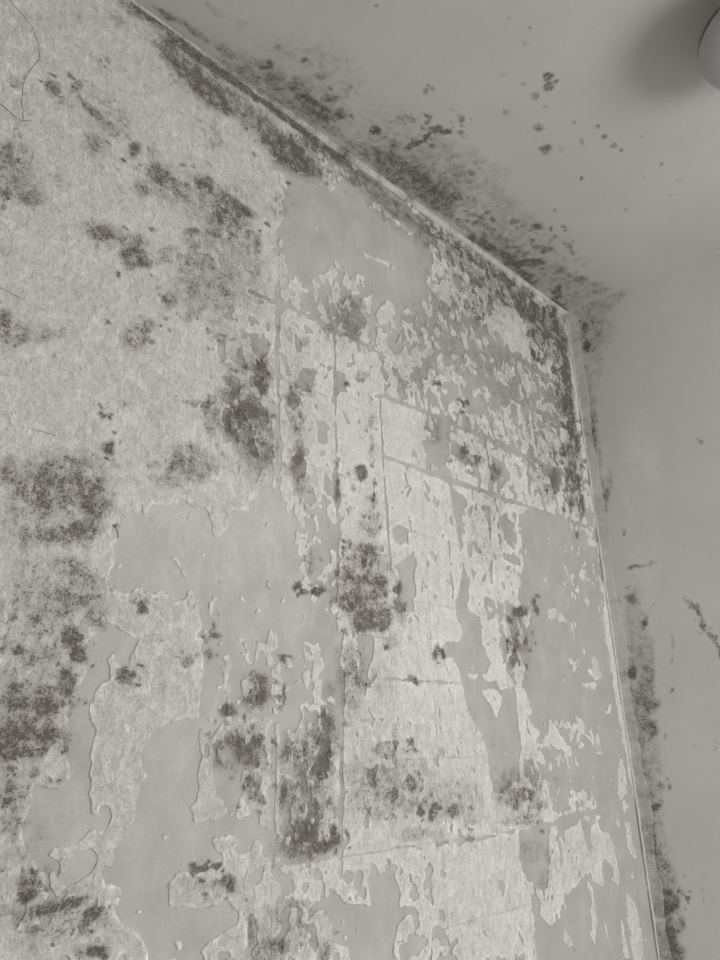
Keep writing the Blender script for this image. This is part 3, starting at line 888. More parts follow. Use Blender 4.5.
-1628 1227 4 -2 -1 -2 71 4
-1629 1239 3 -2 -1 -2 68 4
-1612 1259 2 -3 -2 -1 42 2
-1620 1258 4 -1 0 -2 46 2
-1613 1255 3 -2 -1 -2 54 2
-1585 1258 3 -3 -2 -1 58 2
-1590 1263 4 -4 -2 -2 45 2
-1589 1260 2 -2 -1 -1 55 2
-1665 1240 2 -4 -2 -1 50 1
-1647 1251 2 -2 -1 -1 48 1
-1590 1199 2 -2 -1 -1 46 1
-1611 1176 2 -3 -2 -1 66 6
-1636 1160 2 -2 -1 -1 84 6
-1568 1118 3 -3 -2 -1 78 6
-1594 1143 3 -3 -1 -1 85 6
-1581 1135 5 -2 0 -2 74 6
-1583 1142 4 -2 -1 -2 88 6
-1610 1160 2 -3 -2 -1 85 5
-1579 1156 3 -3 -2 -1 79 5
-1575 1151 3 -2 -1 -1 58 5
-1519 1106 3 -2 -1 -1 90 2
-1538 1105 2 -3 -2 -1 80 2
-1560 1107 3 -1 0 -2 65 2
-1547 1108 2 -4 -3 -1 54 2
-1573 1105 3 -3 -1 -1 47 2
-1616 1115 2 -2 -1 -1 46 2
-1639 1113 2 -3 -2 -1 41 1
-1568 1110 4 -3 -2 -2 33 1
-1601 1096 3 -3 -2 -1 53 1
-1493 1102 2 -3 -2 -1 88 2
-1486 1083 4 -2 -1 -2 56 2
-1536 1083 3 -2 -1 -2 89 2
-1519 1101 5 -2 -1 -2 74 3
-1497 1094 4 -4 -2 -2 78 3
-1515 1111 4 -2 -1 -2 62 3
-1513 1084 4 -1 0 -2 74 2
-1529 1079 3 -2 -1 -1 57 2
-1517 1098 3 -1 0 -1 82 2
-1609 1102 4 -1 0 -2 87 3
-1565 1095 2 -2 -1 -1 85 3
-1608 1102 3 -1 0 -1 73 3
-1560 1076 3 -4 -3 -1 58 3
-1567 1092 3 -4 -3 -1 58 3
-1556 1089 5 -3 -1 -2 72 3
-1483 1075 5 -2 -1 -2 80 5
-1524 1081 5 -2 0 -2 83 5
-1514 1046 3 -2 -1 -1 84 5
-1553 1087 4 -4 -2 -2 61 1
-1546 1097 5 -2 -1 -2 45 1
-1555 1106 4 -3 -1 -1 60 1
-1538 1056 3 -1 0 -1 34 2
-1508 1067 3 -2 -1 -1 40 2
-1526 1084 2 -2 -2 0 55 2
-1659 1440 2 -2 -1 -1 54 1
-1669 1415 3 -2 -1 -2 58 1
-1661 1501 5 -3 -2 -3 68 1
-1649 1536 3 -3 -2 -2 55 1
-1655 1499 3 0 0 -2 55 1
-1660 1503 2 0 0 -2 54 1
-1646 1495 2 -4 -2 -1 55 1
-1641 1478 2 -2 -1 -1 53 1
-1645 1481 3 -3 -2 -2 40 1
-1659 1460 3 -3 -2 -2 45 2
-1671 1380 4 -4 -2 -2 49 2
-1670 1443 3 -1 0 -2 39 2
-1647 1506 4 -4 -2 -3 54 1
-1636 1487 3 -2 -1 -2 42 1
-1638 1525 1 -2 -2 -1 46 1
-1177 1878 6 -3 -3 -4 47 6
-1147 1750 6 0 -1 -3 68 6
-1177 1878 7 0 -1 -4 67 6
-1157 1715 8 -1 -2 -4 37 2
-1194 1789 3 -5 -4 -3 43 2
-1168 1813 7 -1 -2 -4 43 2
-1182 1557 6 -4 -4 -4 86 4
-1174 1567 6 -1 -2 -3 90 4
-1173 1547 4 -2 -2 -2 90 4
-1148 1571 8 -2 -3 -4 75 5
-1125 1578 3 -4 -4 -2 61 5
-1172 1560 8 -2 -2 -4 90 5
-1181 1626 4 -3 -3 -2 48 1
-1117 1624 7 -1 -1 -3 49 1
-1113 1592 5 -1 -1 -3 56 1
-1237 1924 6 0 -2 -4 50 4
-1145 1961 5 -6 -6 -4 59 4
-1190 1882 7 -4 -4 -5 46 4
-1217 1927 7 0 -2 -4 46 2
-1198 1918 4 -1 -1 -3 47 2
-1208 1879 5 -4 -4 -4 49 2
-1224 2080 7 -3 -4 -5 44 0
-1230 2076 5 1 -1 -3 48 0
-1184 2102 7 -4 -5 -6 48 0
-1165 2090 3 -3 -3 -3 50 0
-1184 2058 3 -4 -4 -3 44 0
-1146 2048 10 1 -2 -6 38 0
-1484 1510 3 -3 -2 -2 79 6
-1495 1499 3 -2 -1 -2 87 6
-1468 1503 6 -2 -1 -3 83 6
-1473 1380 6 -3 -2 -3 85 2
-1462 1399 3 -2 -1 -2 60 2
-1495 1370 2 -2 -2 -1 73 2
-1485 1383 3 -1 0 -2 74 5
-1471 1389 2 -3 -2 -1 67 5
-1474 1410 6 -2 -1 -3 90 5
-1368 1461 4 -3 -2 -2 59 2
-1350 1477 5 -4 -3 -3 65 2
-1337 1464 5 -2 -2 -2 71 2
-1341 1432 3 -5 -4 -2 60 2
-1364 1456 4 -5 -4 -2 53 2
-1375 1430 4 -3 -2 -2 49 2
-1405 1435 3 -5 -4 -2 85 4
-1378 1425 3 -1 -1 -2 79 4
-1411 1425 3 -1 -1 -2 54 4
-1227 1373 5 -1 -1 -2 62 4
-1222 1374 3 -5 -4 -2 66 4
-1270 1423 5 -2 -2 -2 55 4
-1218 1394 5 -4 -4 -3 58 4
-1248 1334 7 -2 -2 -3 64 4
-1299 1346 2 -4 -3 -1 78 4
-1321 1329 5 -1 -1 -3 72 2
-1285 1339 3 -5 -4 -2 81 2
-1340 1334 5 -2 -1 -3 78 2
-1216 1375 3 -4 -3 -1 82 2
-1211 1355 5 -4 -3 -2 69 2
-1217 1371 3 -5 -4 -2 72 2
-1212 1436 7 -2 -2 -3 70 1
-1193 1439 7 -2 -2 -3 81 1
-1210 1429 2 -3 -3 -1 62 1
-1235 1270 5 -2 -1 -2 68 3
-1225 1300 6 -3 -2 -3 75 3
-1352 1315 6 -2 -1 -3 58 3
-1267 1323 1 -3 -2 -1 88 3
-1274 1320 3 -5 -4 -1 83 3
-1267 1327 3 -5 -4 -1 72 3
-1279 1306 5 -5 -4 -2 72 2
-1287 1301 5 -3 -2 -2 58 2
-1298 1292 4 -4 -3 -2 56 2
-1323 1276 5 -2 -2 -2 53 2
-1207 1280 3 -3 -2 -1 63 2
-1308 1253 7 -2 -1 -3 58 2
-1291 1206 3 -4 -3 -1 69 4
-1244 1262 6 -3 -2 -3 54 4
-1256 1283 2 -3 -3 -1 65 4
-1259 1237 4 -3 -2 -2 69 3
-1251 1199 5 -5 -4 -2 59 3
-1256 1234 3 -3 -2 -1 63 3
-1351 1146 6 -3 -2 -2 67 4
-1368 1127 2 -5 -4 -1 78 4
-1353 1119 6 -3 -1 -3 73 4
-1354 1138 3 -2 -1 -1 69 2
-1318 1125 2 -3 -2 -1 90 2
-1345 1146 5 -3 -2 -2 90 2
-1345 1099 4 -4 -3 -1 90 1
-1324 1092 2 -3 -3 0 61 1
-1313 1086 2 -4 -3 -1 67 1
-1308 1100 3 -3 -2 -1 48 1
-1352 1122 4 -2 -1 -2 38 1
-1291 1108 3 -1 -1 -1 57 1
-1219 1233 7 -2 -1 -3 58 1
-1135 1174 4 -5 -4 -1 44 1
-1187 1185 4 -3 -2 -2 62 1
-1187 1179 3 -6 -5 -1 51 1
-1198 1178 2 -3 -3 -1 61 1
-1194 1274 2 -4 -4 -1 47 1
-1148 1123 4 -4 -4 -1 82 4
-1149 1204 6 -4 -3 -2 55 4
-1192 1130 6 -2 -1 -3 70 4
-1061 1132 5 -3 -3 -2 82 5
-1176 1156 4 -5 -5 -1 88 5
-1141 1163 4 -2 -2 -1 67 5
-1157 1238 3 -3 -3 -1 58 1
-1222 1271 3 -3 -2 -1 55 1
-1224 1253 3 -3 -2 -1 57 1
-1215 1046 6 -2 -1 -2 51 1
-1266 1001 1 -3 -2 0 64 1
-1287 1035 5 -4 -3 -1 56 1
-1279 1004 7 -3 -1 -3 58 1
-1275 1081 6 -3 -2 -2 56 1
-1280 1064 2 -2 -2 0 62 1
-1186 1050 7 -2 -1 -3 46 1
-1215 991 5 -2 -1 -2 44 1
-1186 985 5 -2 -1 -2 34 1
-1080 1317 8 -4 -3 -3 43 1
-1174 1292 3 -2 -2 -1 40 1
-1143 1263 8 -2 -2 -3 51 1
-975 1845 6 -1 -2 -3 81 1
-1030 1783 8 -5 -5 -5 57 1
-1039 1812 6 -3 -4 -4 85 1
-1078 1826 8 -3 -4 -5 53 2
-1079 1816 5 -1 -2 -3 63 2
-1058 1762 8 -4 -5 -5 59 2
-1059 1653 7 -2 -3 -4 80 1
-1047 1635 5 -4 -4 -3 71 1
-1051 1677 6 -3 -3 -3 57 1
-955 1743 5 -6 -6 -4 64 4
-957 1828 7 0 -2 -3 44 4
-963 1810 7 0 -2 -4 66 4
-982 1607 5 -4 -5 -3 51 5
-1062 1666 6 -3 -3 -4 78 5
-953 1718 8 0 -1 -4 67 5
-1003 1606 5 -4 -4 -3 85 6
-1061 1644 4 -4 -4 -2 77 6
-1046 1564 6 -3 -3 -3 61 6
-952 1646 5 -6 -6 -3 60 4
-1080 1602 3 -3 -3 -2 73 4
-907 1576 9 -1 -2 -4 58 4
-979 1578 7 -4 -5 -4 90 5
-947 1577 5 -5 -5 -3 78 5
-945 1578 3 -6 -5 -2 88 5
-991 1596 6 -3 -3 -3 85 5
-1055 1586 3 -3 -3 -2 64 5
-1051 1530 6 -4 -4 -3 89 5
-1040 1736 10 0 -2 -5 52 2
-914 1733 6 0 -1 -3 37 2
-987 1773 5 -6 -6 -4 37 2
-915 1566 7 0 -1 -3 63 4
-921 1565 3 -5 -5 -2 57 4
-887 1566 5 -3 -3 -3 65 4
-575 2012 13 1 -3 -6 59 1
-618 2024 8 -1 -4 -5 49 1
-696 1932 8 -2 -4 -5 52 1
-610 1991 6 -5 -6 -4 48 1
-512 1960 15 2 -3 -7 50 1
-522 2004 12 1 -3 -5 48 1
-986 1925 4 -6 -6 -4 56 5
-959 1874 8 1 -1 -4 46 5
-953 1935 6 1 -1 -3 73 5
-963 1922 7 0 -2 -4 37 4
-986 1934 5 -2 -2 -3 40 4
-961 1999 9 -3 -5 -6 40 4
-1016 1561 9 -2 -3 -4 90 4
-1027 1459 7 -2 -2 -3 81 4
-1062 1496 6 -3 -3 -3 90 4
-1081 1513 4 -2 -2 -2 62 5
-1039 1571 6 0 -1 -3 65 5
-1094 1546 2 -3 -3 -1 65 5
-948 1474 6 -6 -6 -3 87 4
-1007 1534 8 -1 -1 -4 79 4
-914 1589 7 -5 -6 -4 84 4
-919 1499 2 -4 -4 -1 50 3
-879 1496 9 -2 -3 -4 59 3
-937 1584 10 -3 -4 -5 44 3
-1079 1458 7 -3 -3 -3 46 4
-1025 1392 3 -5 -5 -2 63 4
-1022 1495 8 -3 -3 -4 50 4
-1015 1422 6 -4 -4 -3 55 4
-1053 1420 8 -4 -4 -4 87 4
-1006 1399 5 -5 -5 -2 70 4
-1083 1401 5 -1 -1 -2 51 4
-1016 1403 6 -3 -3 -3 41 4
-1021 1409 8 -3 -3 -3 37 4
-774 1478 7 0 -1 -3 75 1
-775 1469 12 -3 -4 -5 90 1
-794 1450 6 -1 -1 -2 90 1
-897 1413 4 -3 -3 -2 65 1
-867 1407 9 -3 -4 -4 75 1
-868 1406 2 -3 -3 -1 88 1
-957 1299 4 -4 -4 -2 75 1
-942 1306 4 -4 -4 -2 60 1
-949 1282 3 -4 -3 -1 65 1
-893 1298 9 -5 -5 -3 87 1
-878 1282 9 -3 -3 -4 60 1
-908 1281 10 -2 -2 -4 70 1
-900 1299 2 -3 -3 -1 58 1
-1041 1273 4 -5 -5 -2 42 1
-972 1328 7 -4 -4 -3 47 1
-1063 1328 7 -4 -4 -3 65 1
-1091 1366 3 -3 -2 -2 44 1
-1125 1258 4 -4 -3 -2 63 1
-1076 1288 8 -3 -3 -4 62 1
-1100 1304 4 -4 -4 -2 79 1
-1114 1268 9 -2 -1 -4 54 1
-899 1521 4 -4 -5 -2 39 3
-910 1461 7 -5 -5 -3 41 3
-875 1488 5 -1 -2 -2 47 3
-919 1215 4 -4 -4 -1 88 1
-975 1221 6 -4 -4 -2 71 1
-944 1225 4 -3 -3 -1 62 1
-859 1189 7 -3 -3 -3 80 1
-884 1190 3 -5 -5 -1 66 1
-871 1160 6 -1 -1 -2 90 1
-865 1225 7 -5 -5 -3 53 1
-871 1239 6 -5 -5 -2 70 1
-900 1192 8 -3 -3 -3 67 1
-837 1198 3 -6 -6 -1 73 1
-866 1188 10 -3 -3 -4 61 1
-873 1175 8 -3 -2 -3 90 1
-819 1178 10 -2 -2 -4 88 1
-748 1190 9 -2 -2 -3 83 1
-718 1170 10 -5 -6 -3 86 1
-911 1236 6 -4 -3 -2 34 1
-889 1205 6 -4 -4 -2 37 1
-1047 1169 4 -2 -2 -1 42 1
-1026 1295 5 -6 -6 -2 39 1
-1071 1264 8 -2 -2 -3 41 1
-1070 1265 8 -4 -3 -3 50 1
-655 1128 4 -7 -8 -1 41 1
-679 1173 7 -1 -1 -2 49 1
-675 1145 8 -6 -6 -2 45 1
-826 1107 8 -3 -2 -3 55 1
-894 1157 6 -4 -4 -2 56 1
-791 1129 5 -2 -2 -2 37 1
-1092 1167 6 -5 -4 -2 90 6
-1065 1156 5 -5 -4 -2 90 6
-1110 1152 3 -3 -2 -1 86 6
-1165 1133 3 -4 -3 -1 90 5
-1102 1140 6 -4 -3 -2 90 5
-1090 1125 3 -3 -3 -1 90 5
-1145 972 4 -3 -2 -1 51 1
-1142 961 8 -3 -1 -3 47 1
-1094 1011 5 -4 -3 -1 62 1
-1094 1284 8 -3 -2 -3 42 1
-1130 1203 6 -4 -4 -2 68 1
-1109 1202 5 -4 -3 -2 60 1
-860 1133 5 -6 -6 -2 35 1
-813 1145 7 -5 -5 -2 40 1
-797 1115 7 -4 -4 -2 53 1
-711 1099 8 -2 -1 -3 53 1
-706 1105 2 -3 -4 0 59 1
-722 1128 9 -3 -3 -3 78 1
-107 1960 8 -8 -13 -6 60 2
-29 2080 13 -4 -10 -7 75 2
-14 2106 24 2 -7 -10 78 2
-89 2072 11 -8 -14 -8 65 5
-124 1944 5 -10 -14 -6 72 5
-35 2093 15 0 -6 -6 64 5
-66 1972 11 0 -4 -5 53 1
-110 1909 3 -6 -9 -3 56 1
-163 2065 10 -9 -14 -8 72 1
-18 2037 20 -2 -10 -9 76 2
-126 1846 3 -6 -9 -3 62 2
-123 1857 16 -1 -6 -6 58 2
-3 2205 8 -7 -12 -7 76 1
-92 2131 15 -5 -13 -9 83 1
-105 2089 15 1 -5 -6 71 1
-103 2192 10 -5 -10 -7 78 1
-158 2165 5 -6 -9 -5 72 1
-179 2125 13 2 -3 -5 48 1
-144 2067 14 -3 -8 -7 65 1
-195 2084 17 0 -6 -8 67 1
-185 1913 16 0 -5 -6 68 1
-223 1953 12 1 -4 -5 78 1
-224 2001 11 -5 -10 -7 55 1
-212 1987 18 2 -4 -7 61 1
-304 1920 11 -2 -6 -5 34 1
-278 1944 9 -1 -4 -4 49 1
-247 1957 7 -3 -6 -4 47 1
-607 1917 8 -3 -5 -5 41 3
-479 1920 9 0 -3 -4 43 3
-440 1994 9 -3 -7 -6 48 3
-401 1624 13 0 -2 -5 53 2
-381 1592 7 -2 -4 -3 73 2
-509 1568 5 -8 -10 -3 82 2
-582 1516 12 -2 -4 -5 44 4
-481 1445 7 -4 -6 -3 46 4
-456 1462 5 -6 -7 -2 65 4
-481 1534 14 -3 -5 -5 80 4
-526 1513 11 -2 -4 -4 89 4
-500 1476 9 0 -2 -3 74 4
-419 1549 8 -3 -5 -3 58 2
-465 1546 2 -5 -6 -2 48 2
-435 1506 8 -4 -5 -3 63 2
-385 1602 15 -2 -5 -6 67 1
-382 1609 8 -6 -8 -4 70 1
-374 1643 13 -1 -3 -5 67 1
-591 1222 6 -6 -6 -2 37 5
-532 1148 4 -5 -6 -1 57 5
-644 1166 10 -3 -3 -3 44 5
-503 1189 6 -5 -6 -2 66 4
-499 1150 12 -3 -3 -4 43 4
-592 1138 4 -6 -7 -1 59 4
-581 1163 11 -5 -6 -3 58 3
-555 1187 7 -6 -7 -2 58 3
-567 1210 7 -5 -6 -2 70 3
-466 1191 5 -8 -10 -2 46 2
-442 1156 9 -7 -8 -3 67 2
-491 1135 8 -2 -2 -2 47 2
-463 1101 5 -6 -7 -1 68 2
-606 1131 13 -3 -3 -4 55 2
-469 1144 6 -4 -5 -2 43 2
-983 2662 6 -4 -6 -7 51 1
-997 2665 5 -4 -5 -6 62 1
-1011 2605 5 -1 -3 -4 54 1
-1109 2576 7 -3 -5 -7 42 1
-1028 2532 5 -1 -3 -4 51 1
-1055 2628 4 -2 -3 -5 52 1
-946 2623 10 0 -5 -8 56 1
-889 2530 10 4 -2 -6 47 1
-966 2593 9 -1 -5 -8 50 1
-629 2668 15 5 -4 -9 52 1
-729 2640 8 -1 -5 -7 44 1
-638 2571 6 -4 -7 -7 62 1
-435 2664 15 -2 -10 -12 59 1
-476 2598 16 1 -7 -11 59 1
-493 2578 11 -1 -6 -8 48 1
-299 2656 11 -1 -8 -8 56 1
-482 2663 19 8 -4 -10 63 1
-343 2614 15 1 -7 -10 50 1
-468 2539 9 -1 -5 -6 86 1
-328 2566 11 -3 -9 -9 55 1
-247 2652 17 3 -6 -10 88 1
-238 2467 6 -7 -11 -7 88 1
-383 2569 13 1 -6 -8 90 1
-217 2602 11 -7 -13 -11 73 1
-221 2483 22 5 -5 -10 90 1
-136 2518 7 -4 -8 -6 90 1
-314 2616 13 -4 -12 -11 90 1
-212 2572 11 0 -7 -7 59 1
-128 2501 11 -6 -12 -10 80 1
-101 2595 7 -4 -9 -7 76 1
-148 2493 23 4 -7 -11 81 1
-94 2664 5 -4 -8 -6 65 1
-56 2461 12 -2 -9 -8 66 1
-172 2532 5 -8 -11 -7 57 1
-189 2453 14 0 -7 -8 72 1
-59 2586 10 -5 -11 -9 67 1
-129 2386 10 -6 -12 -8 90 1
-58 2525 5 -6 -10 -6 90 1
-130 2376 14 1 -6 -7 90 1
-80 2182 14 -3 -9 -8 67 1
-103 2172 9 -2 -6 -5 68 1
-9 2243 13 -2 -9 -7 66 1
-54 2134 7 -10 -15 -7 73 1
-122 2203 21 2 -6 -9 69 1
-68 2111 18 -3 -11 -9 70 1
-71 2505 20 1 -9 -11 60 1
-181 2324 19 0 -9 -10 42 1
-194 2471 16 1 -7 -9 54 1
-217 2390 9 -2 -7 -6 90 1
-233 2381 11 -5 -11 -9 90 1
-212 2406 5 -6 -9 -6 81 1
-465 2437 12 0 -5 -7 34 1
-513 2525 10 -1 -6 -7 54 1
-197 2634 20 5 -7 -11 42 1
-618 2369 7 -7 -9 -8 37 1
-479 2404 8 -3 -6 -6 43 1
-518 2565 6 -8 -11 -9 50 1
-581 2323 5 -4 -6 -5 57 1
-584 2458 8 -6 -9 -8 60 1
-495 2554 17 5 -4 -9 42 1
-503 2600 10 -5 -10 -10 33 1
-476 2636 10 1 -5 -7 44 1
-666 2539 14 1 -6 -10 48 1
-912 2274 9 1 -3 -6 45 2
-1100 2116 5 0 -2 -3 35 2
-966 2173 5 -5 -5 -5 42 2
-974 2212 11 0 -4 -8 45 1
-987 2119 4 -6 -6 -4 50 1
-1018 2201 12 3 -2 -7 42 1
-968 2061 4 -8 -8 -5 45 1
-1037 2018 9 -4 -5 -6 71 1
-1036 2020 4 -2 -3 -3 50 1
-726 2133 6 -1 -3 -4 74 1
-739 2119 10 0 -3 -5 79 1
-740 2126 9 -2 -5 -6 76 1
-640 2109 9 1 -2 -5 90 1
-631 2080 13 2 -3 -6 79 1
-606 2116 4 -8 -9 -5 90 1
-1411 2130 3 -4 -3 -3 40 1
-1357 2118 3 -6 -5 -4 49 1
-1437 2102 7 1 -1 -5 55 1
-1641 2637 5 0 -2 -6 62 2
-1456 2573 4 -1 -2 -4 47 2
-1473 2660 3 -2 -2 -4 69 2
-1443 2592 3 -5 -4 -5 73 2
-1507 2642 3 -2 -2 -4 90 2
-1439 2658 5 0 -2 -5 73 2
-1503 2651 4 -4 -3 -6 79 2
-1403 2638 8 3 -1 -7 80 1
-1398 2606 7 0 -2 -7 76 1
-1261 2631 9 0 -4 -9 72 1
-1136 2617 6 2 -1 -4 90 1
-1294 2622 5 -2 -3 -5 74 1
-1296 2617 4 -5 -4 -6 90 1
-1050 2658 6 2 -1 -4 79 1
-1162 2622 10 2 -3 -8 67 1
-1002 2654 6 1 -2 -5 81 1
-1044 2632 10 -2 -6 -9 65 1
-994 2593 9 4 -1 -6 59 1
-1051 2621 7 0 -3 -6 58 1
-1280 2580 10 2 -3 -8 42 3
-1334 2500 3 -2 -3 -4 70 3
-1299 2653 3 -3 -3 -5 47 3
-1224 2552 4 -8 -6 -7 59 2
-1233 2537 5 -3 -4 -6 55 2
-1379 2527 8 2 -2 -7 60 2
-1381 2561 3 -1 -2 -4 47 3
-1361 2609 3 -3 -3 -4 47 3
-1486 2622 5 -1 -2 -5 38 3
-1241 2489 6 -1 -3 -6 47 1
-1254 2508 5 -6 -6 -7 50 1
-1085 2562 8 1 -3 -7 62 1
-1313 2332 3 -4 -4 -4 35 2
-1320 2356 4 1 -1 -3 45 2
-1413 2348 2 -3 -2 -3 52 2
-1285 2230 7 -1 -3 -6 39 1
-1411 2100 5 1 -1 -4 31 1
-1298 2168 6 -3 -4 -5 52 1
-1424 2276 5 -2 -2 -5 50 2
-1524 2305 5 -1 -2 -5 45 2
-1549 2267 6 0 -1 -5 37 2
-1702 2180 2 -3 -2 -3 54 2
-1765 2081 3 1 0 -3 41 2
-1715 2209 2 -5 -3 -3 36 2
-1784 2092 3 1 0 -3 55 2
-1781 2111 2 -2 -1 -2 47 2
-1702 2169 2 -1 -1 -2 41 2
-1523 2086 3 -2 -2 -3 52 4
-1515 2106 7 0 -1 -5 47 4
-1532 2072 6 1 -1 -4 41 4
-1326 1983 4 -1 -2 -3 34 2
-1237 1905 3 -4 -3 -3 54 2
-1343 1854 3 -6 -4 -3 39 2
-1320 1911 8 1 -1 -5 64 3
-1286 1927 4 0 -1 -3 40 3
-1364 1854 2 -3 -2 -2 52 3
-1226 1758 5 -1 -1 -3 40 1
-1257 1874 5 0 -1 -3 51 1
-1298 1857 5 1 0 -3 58 1
-1467 1754 3 -4 -3 -3 37 1
-1344 1774 5 -2 -2 -3 54 1
-1471 1723 6 -1 -1 -4 42 1
-1666 1598 3 -1 0 -2 51 3
-1577 1642 6 -2 -2 -4 46 3
-1667 1599 4 0 0 -2 41 3
-1613 1353 4 -2 -1 -2 49 2
-1658 1411 3 -3 -2 -2 35 2
-1585 1426 3 -4 -2 -2 36 2
-1582 1318 5 -2 -1 -3 49 5
-1590 1335 4 -1 -1 -3 48 5
-1668 1322 3 -2 -1 -1 66 5
-1666 1391 2 -2 -1 -1 42 3
-1633 1316 3 -1 0 -2 55 3
-1594 1348 2 -2 -1 -1 60 3
-1196 1188 3 -5 -4 -1 46 2
-1154 1278 4 -1 -1 -2 49 2
-1145 1278 4 -2 -1 -2 41 2
-1224 1119 3 -3 -3 -1 59 3
-1105 1157 8 -4 -3 -3 55 3
-1146 1105 3 -4 -3 -1 66 3
-1170 1275 4 -3 -2 -2 44 1
-1036 1308 5 -3 -3 -2 44 1
-1056 1329 8 -3 -3 -3 43 1
-1225 1281 5 -2 -1 -2 48 3
-1234 1262 5 -3 -3 -2 47 3
-1249 1250 3 -5 -4 -1 37 3
-929 1551 10 -4 -5 -5 62 4
-1062 1628 5 0 -1 -2 58 4
-1087 1558 9 0 -1 -4 42 4
-1044 1468 5 -4 -4 -3 43 3
-1048 1347 7 -2 -2 -3 47 3
-987 1459 5 -2 -2 -2 43 3
-670 2566 7 0 -3 -5 46 1
-447 2529 5 -9 -11 -8 43 1
-445 2624 11 2 -4 -7 49 1
-501 2564 11 4 -2 -6 68 1
-544 2472 17 4 -5 -10 45 1
-257 2369 8 -3 -7 -6 62 1
-197 2379 10 -6 -11 -8 61 1
-66 2493 12 -6 -13 -10 50 1
-141 2228 22 2 -8 -10 47 1
-61 1960 13 -3 -8 -6 47 2
-153 1938 9 -2 -6 -4 41 2
-194 2050 13 -1 -6 -6 59 2
-733 2451 14 0 -6 -10 39 1
-782 2573 7 -3 -6 -7 34 1
-563 1128 9 -3 -4 -3 36 2
-390 1209 10 -2 -3 -3 43 2
-623 1237 4 -3 -3 -2 47 2
-1771 1645 3 -1 -1 -2 47 4
-1735 1682 3 -2 -1 -2 48 4
-1691 1653 4 -1 -1 -3 63 4
-1678 1495 4 -1 -1 -3 57 2
-1747 1455 2 -1 0 -1 50 2
-1696 1438 2 -2 -1 -1 54 2
-1662 1281 3 -4 -2 -1 68 5
-1723 1314 2 -2 -1 -1 57 5
-1706 1352 4 -1 -1 -2 69 5
-1734 1888 2 -3 -2 -2 40 4
-1802 1810 3 0 0 -3 46 4
-1809 1851 2 -3 -2 -2 54 4
-1809 2175 2 -3 -2 -3 49 2
-1802 2055 4 1 0 -4 55 2
-1755 2158 5 -1 -2 -5 61 2
-1906 2221 4 0 -1 -4 39 2
-1880 2271 2 0 0 -2 55 2
-1860 2266 3 -2 -1 -4 37 2
-1766 1752 3 -3 -2 -2 43 2
-1773 1670 3 -4 -2 -2 37 2
-1739 1720 4 -1 -1 -3 37 2
-1470 993 2 -3 -2 0 45 2
-1537 1005 3 -4 -2 -1 61 2
-1553 1030 3 -1 0 -2 60 2
-1277 981 7 -3 -1 -3 53 2
-1174 910 5 -4 -3 -1 59 2
-1215 903 4 -3 -1 -1 54 2
-1136 900 7 -3 -1 -3 54 1
-1164 945 5 -2 -1 -2 40 1
-1117 982 5 -2 -1 -2 53 1
-1606 1056 2 -1 -1 -1 43 2
-1554 989 2 -3 -2 0 45 2
-1575 987 2 -1 -1 -1 42 2
-1653 1174 1 -3 -2 0 49 2
-1647 1188 3 -3 -2 -1 35 2
-1700 1172 4 -3 -1 -2 45 2"""
CEILING_COVER = """35 -840 -146 -811 -217 -731 -234 -678 -242 -673 -208 -556 -191 -467 -181 -432 -108 -549 -87 -710 -74
55 -993 -151 -913 -206 -811 -217 -827 -135 -725 -85 -824 -67 -972 -66
50 -1349 -50 -1250 -94 -1143 -106 -1078 -71 -1111 -39 -1257 -35"""
